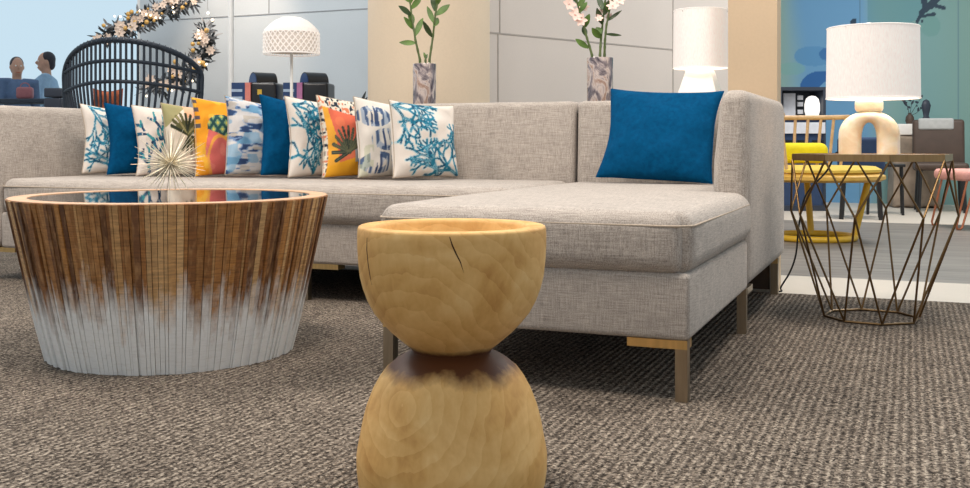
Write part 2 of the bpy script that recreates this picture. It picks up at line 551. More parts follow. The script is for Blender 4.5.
def pat_coral_tree(u, v):
    rng = random.Random(5); segs = []
    coral(rng, -.25, -.95, 1.5, .5, .02, 5, segs); coral(rng, .15, -.95, 1.2, .45, .02, 5, segs); coral(rng, -.55, -.95, 1.9, .3, .02, 4, segs)
    c = np.tile(np.array(L(226, 214, 204)[:3]), (len(u), 1))
    d, w = segdist(u, v, segs)
    e = vnoise(u*14, v*14, 3)
    k = (d < .035) & (e > .18)
    c = blend(c, k*1.0, (44, 96, 128)); c = blend(c, (k & (w > 2))*1.0, (58, 148, 156)); c = blend(c, (k & (w == 1))*.9, (24, 52, 84))
    c = blend(c, ((np.hypot(u-.4, v-.75) < .09))*.8, (60, 100, 130))
    return c

def pat_palm(u, v):
    c = np.tile(np.array(L(222, 210, 192)[:3]), (len(u), 1))
    n = vnoise(u*3, v*3, 9)
    c = blend(c, (v > .66 + .7*(u+.5))*.9, (150, 146, 96))
    c = blend(c, ((u > -.2) & (v > .5 + .2*n))*.9, (236, 176, 140))
    segs = []
    for i in range(9):
        a = .2 + i*.33
        segs.append((-.2, .1, -.2 + .62*math.cos(a), .2 + .5*math.sin(a), .04))
    for i in range(6):
        a = -.3 - i*.4
        segs.append((-.15, .05, -.15 + .5*math.cos(a), .05 + .5*math.sin(a), .03))
    d, w = segdist(u, v, segs)
    c = blend(c, (d < .02)*1.0, (92, 92, 58)); c = blend(c, ((d < .0) & (w > 2))*1.0, (44, 50, 38)); c = blend(c, ((d < .0) & (w == 1))*1.0, (148, 140, 96))
    c = blend(c, (v < -.35)*.35, (240, 228, 214))
    return c

def pat_pineapple(u, v):
    c = np.tile(np.array(L(238, 158, 40)[:3]), (len(u), 1))
    c = blend(c, (vnoise(u*3, v*4, 2) > .62)*.7, (246, 190, 70))
    k = (v < .28 - .35*u) & (u > -.62 + .1*np.sin(v*5))
    c = blend(c, k*1.0, (222, 112, 104))
    c = blend(c, (k & (vnoise(u*2.5, v*2.5, 8) > .6))*.7, (232, 136, 120))
    ring = np.abs(np.hypot((u+.1)*1.0, (v+.55)*.9) - .5)
    c = blend(c, (ring < .045)*.85, (240, 170, 70))
    e = np.hypot((u+.02)/.58, (v-.24)/.34)
    body = (e < 1) & (v > .02 - .28*u)
    c = blend(c, body*1.0, (44, 84, 84))
    g = (np.abs(np.sin((u+v)*9)) > .55) & (np.abs(np.sin((u-v)*9)) > .55)
    c = blend(c, (body & g)*1.0, (136, 168, 120))
    g2 = (np.abs(np.sin((u+v)*9)) > .9) & (np.abs(np.sin((u-v)*9)) > .9)
    c = blend(c, (body & g2)*1.0, (228, 208, 96))
    c = blend(c, ((u < -.86) & (v > .15) & (np.sin(v*30) > .1))*.9, (54, 70, 92))
    return c

def pat_ikat(seed, vertical=False):
    def f(u, v):
        if vertical: u, v = v, u
        c = np.tile(np.array(L(214, 210, 208)[:3]), (len(u), 1))
        a = vnoise(u*2.2 + 10, v*7.5, seed)*.65 + vnoise(u*5, v*22, seed+1)*.35
        c = blend(c, (a > .50)*.8, (176, 188, 204)); c = blend(c, (a > .56)*.9, (104, 134, 176)); c = blend(c, (a > .63)*.95, (46, 70, 112))
        b = vnoise(u*2.4, v*6.0, seed+7)
        c = blend(c, (b > .66)*.7, (120, 172, 204)); c = blend(c, (b < .2)*.8, (196, 186, 172))
        return c
    return f

def pat_ikat_rings(u, v):
    c = np.tile(np.array(L(222, 214, 204)[:3]), (len(u), 1))
    st = vnoise(u*16, v*2.2, 4)
    for cy in (.52, -.08, -.66):
        sh = .0 if cy == -.08 else -.40
        e = np.hypot((u-sh)/.62, (v-cy)/.27)
        k = (e > .52) & (e < 1.05)
        c = blend(c, (k & (st > .38))*.75, (140, 160, 186)); c = blend(c, (k & (st > .6))*.9, (58, 84, 122))
        c = blend(c, ((e < .5) & (st > .75))*.6, (150, 170, 196))
        c = blend(c, ((np.abs(u-sh) < .16) & (np.abs(v-cy) < .22) & (st > .5))*.95, (52, 72, 110))
    c = blend(c, ((v < -.2) & (u < -.55) & (vnoise(u*6, v*6, 2) > .5))*.5, (180, 186, 150))
    return c

def pat_tropic(u, v):
    c = np.tile(np.array(L(226, 112, 84)[:3]), (len(u), 1))
    c = blend(c, (vnoise(u*3, v*3, 5) > .6)*.6, (236, 132, 92))
    c = blend(c, (u < -.62 - .18*v)*.9, (240, 176, 60))
    c = blend(c, (v < -.58 + .18*u)*1.0, (240, 172, 44))
    c = blend(c, ((v < -.36 + .1*u) & (u > .1) & (v > -.66))*.9, (170, 186, 190))
    top = v > .60 - .3*(u+.2)*.6
    c = blend(c, (top | (u < -.93))*1.0, (228, 218, 200))
    sp = vnoise(u*13, v*13, 6)
    c = blend(c, ((top | (u < -.93)) & (sp > .66))*1.0, (44, 52, 66)); c = blend(c, ((top | (u < -.93)) & (sp < .26))*1.0, (214, 128, 92))
    segs = []
    for i in range(9):
        a = .5 + i*.33
        segs.append((-.15, -.42, -.15 + .62*math.cos(a), -.42 + .62*math.sin(a), .035))
    segs += [(-.15, -.42, -.65, -.62, .035), (-.15, -.4, .6, -.1, .05), (-.1, -.42, .5, .1, .04)]
    d, w = segdist(u, v, segs)
    c = blend(c, (d < .015)*1.0, (84, 92, 74)); c = blend(c, ((d < .01) & (w > 2))*1.0, (54, 66, 60)); c = blend(c, (d < -.025)*.7, (120, 120, 90))
    return c

def make_pillow(name, w, h, t, paint=None, mat=None, n=110, seed=0, droop=.0, scale=1.0):
    """square cushion standing on its lower edge: local x along, z up, front towards -y; returns a mesh object with a seam part"""
    rng = random.Random(seed)
    vs, fs, uv = [], [], []
    idx = {}
    g = [-1 + 2*i/n for i in range(n+1)]
    for side in (-1, 1):
        for j, v in enumerate(g):
            for i, u in enumerate(g):
                if side == 1 and (i in (0, n) or j in (0, n)):
                    idx[(1, i, j)] = idx[(-1, i, j)]; continue
                px = w/2*u*(1 - .10*(1-v*v)*abs(u)**1.5) + .012*w*math.sin(2.2*v+seed)*(1-v*v)
                pz = h/2*v*(1 - (.085 if v > 0 else .03)*(1-u*u)*abs(v)**1.5) + h/2
                pz -= droop*h*max(0, (u+1)/2)**1.4*max(0, (v+1)/2)**1.6
                th = t/2*max(0, (1-u*u)*(1-v*v))**.42 * (1.0 - .12*v)
                wr = mnoise.noise(Vector((u*2.1+seed*3.1, v*2.1, side*2+seed)))*.010 + mnoise.noise(Vector((u*5+seed, v*3, side)))*.004
                py = side*(th + wr*min(1, 3*(1-abs(u))*(1-abs(v))*4))
                # top edge dips in the middle like a plumped cushion
                idx[(side, i, j)] = len(vs); vs.append((px, py, pz)); uv.append((u, v))
    for side in (-1, 1):
        for j in range(n):
            for i in range(n):
                q = (idx[(side,i,j)], idx[(side,i+1,j)], idx[(side,i+1,j+1)], idx[(side,i,j+1)])
                fs.append(q if side == -1 else q[::-1])
    b = MB(); b._add(vs, fs)
    cols = None
    if paint is not None:
        A = np.array(uv); rgb = paint(A[:, 0]*scale + (scale-1), A[:, 1].copy())
        cols = np.concatenate([rgb, np.ones((len(rgb), 1))], 1)
    o = b.build(name, mat or M['print'], None, 60, cols)
    # welted edge
    edge = [idx[(-1,i,0)] for i in range(0, n, 3)] + [idx[(-1,n,j)] for j in range(0, n, 3)] + [idx[(-1,i,n)] for i in range(n, 0, -3)] + [idx[(-1,0,j)] for j in range(n, 0, -3)]
    e = MB(); e.tube([vs[i] for i in edge], .0022, 5, True)
    return o, e

# ------------------------------------------------------------------ floor and carpet
b = MB()
b.cur = 0; b.box(-14, 8, -4.5, 2.55, -.06, -.006)
b.cur = 1; b.box(-14, 8, 2.55, 6.1, -.06, -.006)
b.cur = 0; b.box(-14, 8, 6.1, 16, -.06, -.006)
fl = b.build('floor', [M['tile'], M['planks']]); fl.location = ORG; fl.rotation_euler.z = -ANG; tag(fl, kind='structure')

b = MB(); b.soft(-7.2, 3.6, -3.6, 1.92, -.006, 0.0, .003, n=3)
cp = b.build('carpet', M['carpet']); cp.location = ORG; cp.rotation_euler.z = -ANG
tag(cp, 'grey brown looped carpet in narrow rows under the sofa and the coffee table', 'carpet')

# ------------------------------------------------------------------ sectional sofa
sofa = thing('sectional_sofa', 'long grey beige linen sectional sofa with a chaise and bronze legs', 'sofa', ORG, -ANG)
XL, XR, XS, YB = -3.37, 0.0, -0.825, 1.94
b = MB(); b.soft(XS, XR-.002, 0, .935, .144, .302, .014, n=8); b.build('chaise_base', M['linen'], sofa)
b = MB(); b.soft(XL+.12, XS-.004, 1.0, 1.75, .144, .302, .014, n=8); b.build('seat_base', M['linen'], sofa)
b = MB(); b.soft(XS+.01, XR-.12, .93, 1.75, .15, .298, .012, n=5); b.build('chaise_base', M['linen'], sofa)
def run(pts, r, parent, step=.05, mat='piping'):
    dense = []
    for i in range(len(pts)-1):
        p, q = Vector(pts[i]), Vector(pts[i+1]); m_ = max(1, int((q-p).length/step))
        for k in range(m_): dense.append(p.lerp(q, k/m_))
    dense.append(Vector(pts[-1]))
    e = MB(); e.tube(dense, r, 6); return e.build('piping', M[mat], parent)
def cushion(name, x0, x1, y0, y1, z0, z1, crown, rp=.055, welt=True, clip=None):
    """seat pad: rounded in plan at its front corners, soft domed top, welt below the dome"""
    def w(p):
        for cx, sx in ((x0+rp, -1), (x1-rp, 1)):
            dx, dy = (p.x-cx)*sx, (y0+rp)-p.y
            if dx > 0 and dy > 0:
                k = max(dx, dy)/math.hypot(dx, dy)
                p = Vector((cx + sx*dx*k, y0+rp - dy*k, p.z))
        if clip and p.y > .935 and p.x > clip:      # runs in behind the arm
            p = Vector((p.x + (clip + (p.x-clip)*.1 - p.x)*min(1, (p.y-.935)/.03), p.y, p.z))
        return p
    b = MB(); b.soft(x0, x1, y0, y1, z0, z1, .046, crown=crown, bulge=.006, n=54 if clip else 30, k=6, warp=w)
    o = b.build(name, M['linen'], sofa, 60)
    if welt:
        zz = z1 - .034
        e_ = .0005
        pts = [(x0-e_, y1-.06, zz)] + [(x0+rp - (rp+e_)*math.cos(R(15*k)), y0+rp - (rp+e_)*math.sin(R(15*k)), zz) for k in range(7)] + \
              [(x1-rp + (rp+e_)*math.sin(R(15*k)), y0+rp - (rp+e_)*math.cos(R(15*k)), zz) for k in range(7)] + [(x1+e_, .925 if clip else y1-.06, zz)]
        run(pts, .0027, o)
    return o
cushion('chaise_cushion', XS-.004, .004, -.012, 1.735, .294, .447, .008, clip=-.10)
cushion('seat_cushion', XL+.124, XS-.010, .978, 1.735, .294, .451, .004)
# backrests, split at the chaise
def back(x0, x1):
    b = MB(); b.soft(x0, x1, 1.735, YB, .15, .785, .028, n=12, bulge=.0, warp=lambda p: Vector((p.x, p.y + max(0, (p.z-.42))*.05*(1 if p.y < 1.8 else 0), p.z)))
    o = b.build('backrest', M['linen'], sofa, 60)
    return o
back(XS+.004, -.07); back(XL+.08, XS-.006)
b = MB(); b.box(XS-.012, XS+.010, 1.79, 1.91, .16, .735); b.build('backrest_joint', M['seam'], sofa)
# arms: thicker at the foot than at the rolled top
def arm(x0, x1, inner):
    def w(p):
        k = max(0, min(1, (p.z-.40)/.36))
        q = (p.x-x0)/(x1-x0)
        p = Vector((p.x + (.030*k*k*(1-q) if inner < 0 else -.030*k*k*q), p.y, p.z))
        return p
    b = MB(); b.soft(x0, x1, .93 if inner < 0 else .985, YB+.004, .144, .778, .042, n=10, warp=w)
    o = b.build('armrest', M['linen'], sofa, 60)
arm(-.118, .004, -1); arm(XL, XL+.122, 1)
def sofa_leg(x, y, dx, dy=0):
    b = MB(); b.box(x-.0145, x+.0145, y-.0145, y+.0145, 0, .146)
    o = b.build('leg', M['bronze'], sofa)
    p = MB()
    if dx: p.box(min(x-.0145, x-.0145+dx) if dx < 0 else x-.0145, x+.0145 if dx < 0 else x+dx, y-.0165, y+.035, .124, .1445)
    else: p.box(x-.035, x+.0165, min(y, y+dy), max(y, y+dy), .124, .1445)
    q = p.build('leg_plate', M['brasslight'] if dx else M['bronze'], o)
    return o
sofa_leg(-.022, .020, -.115); sofa_leg(-.795, .020, .14); sofa_leg(-.022, .955, 0, .12)
sofa_leg(-1.69, 1.03, .15); sofa_leg(-3.33, 1.03, .15); sofa_leg(-.03, 1.88, -.12); sofa_leg(-1.7, 1.88, -.12); sofa_leg(-3.33, 1.88, .12)

# ------------------------------------------------------------------ scatter cushions
coralA = pat_coral(11, [(.9, -1.0, 2.2, .42, 5), (.2, -1.0, 1.9, .40, 5), (-.7, .95, -.5, .36, 5), (1, -.2, 2.6, .3, 4)])
coralB = pat_coral(23, [(-.1, -.95, 1.6, .5, 5), (.7, -.3, 2.0, .42, 5), (-.8, .8, -.4, .5, 5), (.9, .9, 3.6, .4, 5)])
coralC = pat_coral(31, [(1.0, -1.0, 2.35, .40, 6), (.3, -1.05, 1.95, .36, 5), (-.95, .85, -.35, .36, 5), (-.4, 1.0, -1.1, .28, 4)])
row = [  # left edge bearing, width, height, painter, label
    (82, .36, 0.327, coralA, 'white cushion printed with blue coral, leftmost on the sofa against its arm'),
    (107, .37, 0.331, None, 'plain deep blue cushion, the left of the two plain blue ones in the row'),
    (136, .37, 0.323, pat_coral_tree, 'white cushion with a small teal coral tree, behind the spiky starburst ornament'),
    (166, .36, 0.331, pat_palm, 'cream and olive cushion printed with dark palm fronds'),
    (195, .36, 0.352, pat_pineapple, 'orange cushion with a coral pink field and a dark green pineapple'),
    (225, .37, 0.347, pat_ikat(3), 'white cushion with smudged level blue ikat dashes, right of the pineapple cushion'),
    (261, .36, 0.349, None, 'plain deep blue cushion in the middle of the row beside the slim lamp pole'),
    (288, .37, 0.346, coralB, 'cream cushion densely covered in teal coral branches, beside the salmon red cushion'),
    (322, .37, 0.349, pat_tropic, 'salmon red cushion with grey green leaves and speckled cream top'),
    (358, .37, 0.336, pat_ikat_rings, 'cream cushion with upright blue ikat rings, beside the rightmost coral cushion'),
    (393, .345, 0.321, coralC, 'large cream cushion with teal coral corners, rightmost of the patterned row'),
]
AL = R(64)
for k, (px, w, h, paint, lab) in enumerate(row):
    s0 = 1.315
    ratio = (px - CX)/F
    # bearing px crossed with the line y = s0 of the sofa
    t = ((ORG.x + VX.x*s0) - ratio*(ORG.y + VX.y*s0)) / (UX.x + ratio*(-UX.y) * 1.0)
    x0 = -t
    al = AL + R(random.uniform(-1.5, 1.5))
    o, e = make_pillow('cushion', w, h, .125, paint, None if paint else M['bluevelvet'], seed=k+1, droop=.05 if k == 10 else .11, scale=1.0 if k == 10 else 1.55)
    e.build('piping', M['piping'] if paint else M['bluevelvet'], o)
    c = S(x0 + .5*w*math.cos(al), s0 + .5*w*math.sin(al), .465)
    o.matrix_world = Matrix.Translation(c) @ Matrix.Rotation(al - ANG, 4, 'Z') @ Matrix.Rotation(R(-5 + random.uniform(-2, 2)), 4, 'X') @ Matrix.Rotation(R(random.uniform(-2, 2)), 4, 'Y')
    tag(o, lab, 'cushion', 'cushions in a row along the sofa back')
o, e = make_pillow('cushion', .452, .385, .14, None, M['bluevelvet'], seed=40)
e.build('piping', M['bluevelvet'], o)
o.matrix_world = Matrix.Translation(S(-.434, 1.48, .466)) @ Matrix.Rotation(-ANG - R(0), 4, 'Z') @ Matrix.Rotation(R(-24), 4, 'X') @ Matrix.Rotation(R(2.6), 4, 'Y')
tag(o, 'large plain blue cushion alone in the chaise corner beside the sofa arm', 'cushion')

# ------------------------------------------------------------------ stool
st = thing('stool', 'hourglass shaped pale solid wood stool in the foreground', 'stool', (-.0579, 1.807, 0))
px2 = [(91,492),(93.4,483),(95,470),(95.3,455),(94.2,447),(92,436),(89.3,421),(85.5,406),(79,389),(72.5,377),(66,368),(56,359.5),(48,354.5),(42,351.5),(39.5,350),(40,348.5),(44,345),(52,338.5),(62,330),(70.5,321),(78,312),(84.5,300),(89,288),(92,276),(93.8,259),(94.5,246),(94.6,235)]
prof = [(0.01, 0), (.150, 0), (.157, .003), (.161, .010)]
for w, y in px2[1:]:
    rr_ = w*1.807/F*.996
    prof.append((rr_, CAMH - (y-HOR)*(1.807 - rr_*rr_/1.807)/F))
prof = prof[:4] + [(r, max(.014 + .0005*i, z)) for i, (r, z) in enumerate(prof[4:])]
prof += [(r*.9635, z + .004) for r, z in ((.1708, .4555), (.1695, .4588), (.166, .4605), (.160, .4608), (.141, .4602), (.1385, .459), (.1355, .4535), (.132, .440), (.128, .435), (.10, .4325), (.05, .4315), (.005, .431))]
b = MB(); b.lathe(prof, 96)
b.build('body', M['stool'], st, 50)
def crack(a0, pts, w):
    b = MB(); vs, fs = [], []
    def rad(z):
        for i in range(4, len(prof)-12):
            (r0, z0), (r1, z1) = prof[i], prof[i+1]
            if z0 <= z <= z1: return r0 + (r1-r0)*(z-z0)/max(1e-6, z1-z0)
        return .17
    n = len(pts)
    for i, (da, z) in enumerate(pts):
        ww = w*math.sin(PI*(.12 + .88*i/(n-1)))
        for s in (-1, 1):
            for o_ in (.0004, -.004):
                a = R(a0 + da) + s*ww/.17
                r = rad(z) + o_
                vs.append((r*math.cos(a), r*math.sin(a), z))
    for i in range(n-1):
        q = i*4
        fs += [(q, q+2, q+6, q+4), (q+1, q+5, q+7, q+3), (q, q+4, q+5, q+1), (q+2, q+3, q+7, q+6)]
    b._add(vs, fs); b.build('crack', M['crack'], st)
crack(-88, [(-1.5, .4585), (0, .445), (2, .432), (4.5, .418), (6.5, .400)], .0014)
crack(-147, [(0, .45), (-.5, .43), (.5, .405), (1.5, .385), (2.2, .372)], .0011)

# ------------------------------------------------------------------ coffee table
CT = Vector((-.9196, 3.04, 0))
ct = thing('coffee_table', 'round coffee table of brown wood strips fading to white, dark glass top', 'table', CT)
rng = random.Random(3)
b = MB(); cols = []
a = 0.0; HT = .452
browns = [(172, 118, 64), (146, 94, 48), (188, 136, 80), (118, 76, 42), (204, 156, 100), (160, 106, 54), (214, 170, 116), (106, 68, 40), (178, 122, 62)]
while a < 2*PI - .01:
    da = min(rng.choice([.018, .024, .03, .036, .042, .05]), 2*PI - a)
    if 2*PI - (a+da) < .02: da = 2*PI - a
    off = rng.uniform(-.007, .002)
    c = L(*rng.choice(browns)); k = rng.uniform(.85, 1.15)
    al = rng.random()
    vs = []
    m_ = 5
    for i in range(m_+1):
        z = (HT-.001)*i/m_
        q = i/m_
        ro = .350 + (.4515-.350)*(q**.92) + off*(1 if i < m_ else .4)
        for aa in (a+.0016, a+da-.0016):
            vs.append((ro*math.cos(aa), ro*math.sin(aa), z))
        ri = ro - .035
        for aa in (a+da-.0016, a+.0016):
            vs.append((ri*math.cos(aa), ri*math.sin(aa), z))
    fs = []
    for i in range(m_):
        q = i*4
        for k2 in range(4): fs.append((q+k2, q+(k2+1)%4, q+4+(k2+1)%4, q+4+k2))
    fs += [(3, 2, 1, 0), (m_*4, m_*4+1, m_*4+2, m_*4+3)]
    b._add(vs, fs)
    cols += [(c[0]*k, c[1]*k, c[2]*k, al)]*len(vs)
    a += da
b.build('strip_drum', M['strips'], ct, 20, np.array(cols))
b = MB(); b.lathe([(.396, .4475), (.447, .4482), (.4472, .4505), (.446, .4512), (.3965, .4512), (.396, .4505), (.396, .4475)], 120, cap=False); b.build('rim', M['rimwood'], ct, 30).location.z = .003
b = MB(); b.lathe([(.001, .436), (.395, .436), (.395, .4496), (.001, .4496)], 96); b.build('glass_top', M['darkglass'], ct, 5).location.z = .003

# starburst ornament on the table
sb = thing('starburst_ornament', 'spiky champagne starburst ornament on the glass coffee table', 'ornament', (-.925, 3.03, .4525))
b = MB(); b.ball((0, 0, .095), .013); b.build('core', M['star'], sb)
spm = None
for i in range(92):
    z = 1 - 2*(i+.5)/92; rr = math.sqrt(1-z*z); th = i*2.39996
    d = Vector((rr*math.cos(th), rr*math.sin(th), z))
    ln = .092 if d.z < -.5 else rng.uniform(.092, .118)
    if spm is None:
        b = MB(); b.tube([(0,0,.008), (0,0,.05), (0,0,1.0)], [.0016, .0019, .0005], 6)
        o = b.build('spike', M['star'], sb); spm = o
        me = o.data
        for v in me.vertices: v.co.z = v.co.z
    else:
        o = spm.copy(); link(o, sb)
    o.location = (0, 0, .095)
    o.rotation_euler = d.to_track_quat('Z', 'Y').to_euler()
    o.scale = (1, 1, ln)

# ------------------------------------------------------------------ wire side table with lamp
TX, TY = (871.5-CX)*3.58/F, 3.58
sd = thing('side_table', 'octagonal side table with a brown top on a bronze diamond wire cage', 'table', (TX, TY, 0))
face = math.atan2(-TY, -TX)         # bearing towards the camera
A8 = [face + R(12) + k*PI/4 for k in range(8)]
def ring(r, z, half=0): return [Vector((r*math.cos(a + half*PI/8), r*math.sin(a + half*PI/8), z)) for a in A8]
top, mid, bot = ring(.266, .552), ring(.277, .365, 1), ring(.158, .0045)
b = MB(); b.prism([(p.x*.985, p.y*.985) for p in top], .554, .5685); b.build('table_top', M['tabletop'], sd)
b = MB()
for k in range(8):
    p, q = top[k], top[(k+1) % 8]
    d = (q-p).normalized(); nrm = Vector((d.y, -d.x, 0))
    if nrm.dot(p) < 0: nrm = -nrm
    vs = [p + nrm*.002, q + nrm*.002, q - nrm*.005, p - nrm*.005]
    b.prism([(v.x, v.y) for v in vs], .547, .5705)
b.build('rim', M['brassrim'], sd, 20)
b = MB()
for k in range(8):
    for j in (k-1, k):
        b.tube([top[k] + Vector((0,0,-.002)), mid[j % 8]], .0037, 7)
        b.tube([mid[j % 8], bot[k]], .0037, 7)
b.build('wire_cage', M['brass'], sd)
b = MB(); b.tube(bot, .0042, 8, True); b.build('foot_ring', M['brass'], sd, 20)

def shade(parent, r0, r1, z0, z1, t=.0025, mats=None):
    o_, i_, h_ = mats or (M['shade'], M['shadein'], M['shadehem'])
    b = MB()
    b.cur = 0; b.lathe([(r0, z0), (r0 + (r1-r0)*.5, (z0+z1)/2), (r1, z1)], 64, cap=False)
    b.cur = 1; b.lathe([(r1-t, z1), (r0-t, z0)], 64, cap=False)
    b.cur = 2; b.lathe([(r1, z1), (r1-t, z1)], 64, cap=False); b.lathe([(r0-t, z0), (r0, z0)], 64, cap=False)
    o = b.build('lamp_shade', [o_, i_, h_], parent, 60)
    for r_, z_ in ((r0, z0), (r1, z1)):
        b = MB(); b.tube([(r_*math.cos(2*PI*k/48), r_*math.sin(2*PI*k/48), z_) for k in range(48)], .0022, 6, True)
        b.build('hem', M['shadehem'], o)
    return o
def bulb(parent, z, watts, r=.03, col=(1, .88, .74)):
    b = MB(); b.ball((0, 0, z), r); b.tube([(0, 0, z-.055), (0, 0, z-.02)], .013, 10)
    b.build('bulb', M['bulb'], parent)
    l = bpy.data.lights.new('lamp_light', 'POINT'); l.energy = watts; l.color = col; l.shadow_soft_size = .05
    lo = bpy.data.objects.new('lamp_light', l); lo.location = (0, 0, z + r + .055); link(lo, parent)

LP = Vector((TX - .016, TY - .02, .5687))
lm = thing('table_lamp', 'lit table lamp with an arched alabaster base on the wire side table', 'lamp', LP, -math.atan2(TX, TY))
b = MB(); vs, fs = [], []
N_, K_ = 40, 18
def U(q, hw, h, p):     # inverted U outline, q 0..1 from the left foot over the top to the right foot
    a = PI*(1-q)
    zc = h*.42
    if q < .18: return Vector((-hw, 0, zc*q/.18))
    if q > .82: return Vector((hw, 0, zc*(1-q)/.18))
    a = PI*(1-(q-.18)/.64)
    ca, sa = math.cos(a), math.sin(a)
    return Vector((hw*math.copysign(abs(ca)**(2/p), ca), 0, zc + (h-zc)*abs(sa)**(2/p)))
for i in range(N_+1):
    q = i/N_
    O_, I_ = U(q, .100, .149, 2.2), U(q, .0245, .110, 2.2)
    mm, hf = (O_+I_)/2, (O_-I_)/2
    for k in range(K_):
        a = 2*PI*k/K_; ca, sa = math.cos(a), math.sin(a)
        vs.append(mm + hf*math.copysign(abs(ca)**.75, ca) + Vector((0, .047*math.copysign(abs(sa)**.75, sa), 0)))
for i in range(N_):
    for k in range(K_):
        fs.append((i*K_+k, i*K_+(k+1)%K_, (i+1)*K_+(k+1)%K_, (i+1)*K_+k))
fs += [tuple(range(K_)), tuple(reversed(range(N_*K_, (N_+1)*K_)))]
b._add(vs, fs); b.build('base', M['alab'], lm, 60)
b = MB(); b.soft(-.046, .046, -.04, .04, .147, .188, .012, n=4); b.build('neck', M['alab'], lm, 60)
b = MB(); b.tube([(0,0,.18), (0,0,.21)], .012, 12); b.tube([(0,0,.20), (0,0,.445)], .003, 8)
b.cur = 0
for k in range(3): b.tube([(0,0,.432), (.150*math.cos(2*PI*k/3), .150*math.sin(2*PI*k/3), .432)], .002, 6)
b.build('harp', M['white'], lm)
b = MB(); b.ball((0, 0, .448), (.016, .016, .008)); b.build('finial', M['white'], lm)
sh_l = shade(lm, .154, .151, .193, .436); sh_l.location.x = .012
bulb(lm, .28, 3.2)

# ------------------------------------------------------------------ console behind the sofa
cn = thing('console_table', 'dark wood console with a steel frame standing behind the sofa', 'table', ORG, -ANG)
b = MB(); b.soft(-2.45, -.245, 1.965, 2.34, .665, .700, .006, n=4); b.build('table_top', M['console'], cn)
b = MB(); b.box(-2.42, -.275, 1.985, 2.0, .018, .665); b.build('front_panel', M['console'], cn)
b = MB()
for x in (-2.44, -.268):
    b.box(x, x+.018, 1.972, 1.99, -.006, .666); b.box(x, x+.018, 2.312, 2.33, -.006, .666); b.box(x, x+.018, 1.99, 2.312, -.006, .012)
b.box(-2.422, -.268, 1.972, 1.99, -.006, .012)
b.build('frame', M['steel'], cn)

# lamp with pyramid base on the console
p2 = S(-.378, 2.15, .700)
lq = thing('table_lamp', 'lit white table lamp with a pyramid base behind the large blue cushion', 'lamp', p2, -ANG)
b = MB()
for (w0, z0, w1, z1) in ((.120, 0, .054, .223), (.054, .223, .046, .230), (.046, .230, .020, .262), (.020, .262, .018, .29)):
    vs = [(sx*w0, sy*w0, z0) for sx, sy in ((-1,-1),(1,-1),(1,1),(-1,1))] + [(sx*w1, sy*w1, z1) for sx, sy in ((-1,-1),(1,-1),(1,1),(-1,1))]
    b._add(vs, [(3,2,1,0),(4,5,6,7),(0,1,5,4),(1,2,6,5),(2,3,7,6),(3,0,4,7)])
b.build('base', M['white'], lq, 20)
shade(lq, .119, .116, .237, .490)
b = MB(); b.tube([(0,0,.28), (0,0,.485)], .003, 8)
for k in range(3): b.tube([(0,0,.48), (.117*math.cos(2*PI*k/3), .117*math.sin(2*PI*k/3), .48)], .002, 6)
b.build('harp', M['brass'], lq)
bulb(lq, .34, 3)

# ------------------------------------------------------------------ vases and stems
def vase(px, Y, r, h, lab):
    c = at(px, HOR, Y); c.z = .700
    o = thing('vase', lab, 'vase', c)
    b = MB()
    b.lathe([(.01, 0), (r*.96, 0), (r, .006), (r, h*.5), (r*1.01, h-.003), (r*.99, h), (r*.90, h), (r*.88, h-.006), (r*.88, .02), (.01, .02)], 40)
    b.build('body', M['vase'], o, 40)
    return c
def stem(name, lab, pts, leaves, flowers, Y, zb, group, lw=.027, seed=1):
    rg = random.Random(seed)
    base = at(pts[0][0], pts[0][1], Y); base.z = zb
    o = thing(name, lab, 'plant', base, 0, group)
    P = [Vector((0, 0, 0))] + [at(x, y, Y + d) - base for x, y, d in pts[1:]]
    dense = []
    for i in range(len(P)-1):
        for k in range(6): dense.append(P[i].lerp(P[i+1], k/6))
    dense.append(P[-1])
    rad = [.0062 - .003*i/len(dense) + (.0011 if i % 3 == 0 else 0) for i in range(len(dense))]
    b = MB(); b.tube(dense, rad, 8); b.build('stem', M['stem'], o)
    for (bx, by, tx, ty) in leaves:
        d0 = rg.uniform(-.01, .01); d1 = rg.uniform(-.05, .05)
        b = MB(); b.leaf(at(bx, by, Y+d0) - base, at(tx, ty, Y+d1) - base, lw*rg.uniform(.85, 1.2), (rg.uniform(-.5, .5), -1, rg.uniform(-.3, .5)), rg.uniform(-.1, .15))
        b.build('leaf', M['leaf'] if rg.random() < .6 else M['leafdark'], o, 60)
    for (fx, fy, s) in flowers:
        c = at(fx, fy, Y + rg.uniform(-.04, .03)) - base
        dr = Vector((rg.uniform(-.6, .6), -1, rg.uniform(-.2, .7))).normalized()
        q = dr.to_track_quat('Z', 'Y')
        b = MB()
        for k in range(6):
            a = 2*PI*k/6 + rg.uniform(-.2, .2)
            tip = q @ Vector((math.cos(a)*s, math.sin(a)*s, s*.35)); nn = q @ Vector((-math.cos(a)*.4, -math.sin(a)*.4, 1))
            b.leaf(c, c + tip, s*.62, nn, -.1, 5)
        b.ball(c + dr*s*.15, s*.14, 8, 6)
        b.build('flower', M['petal'], o, 60)
        # short stalk back to the stem
        near = min(dense, key=lambda p: (p-c).length)
        b = MB(); b.tube([near, near.lerp(c, .5) + Vector((0, 0, -.006)), c], .0016, 6); b.build('stalk', M['stem'], o)
    return o
v1 = vase(424.5, 5.04, .0565, .295, 'smoky marbled cylinder vase of bare green stems, in front of the round column')
v2 = vase(600, 4.71, .0595, .297, 'smoky marbled cylinder vase of pink flowers, behind the sofa back joint')
G1, G2 = 'leafy stems in the left vase', 'flowering stems in the right vase'
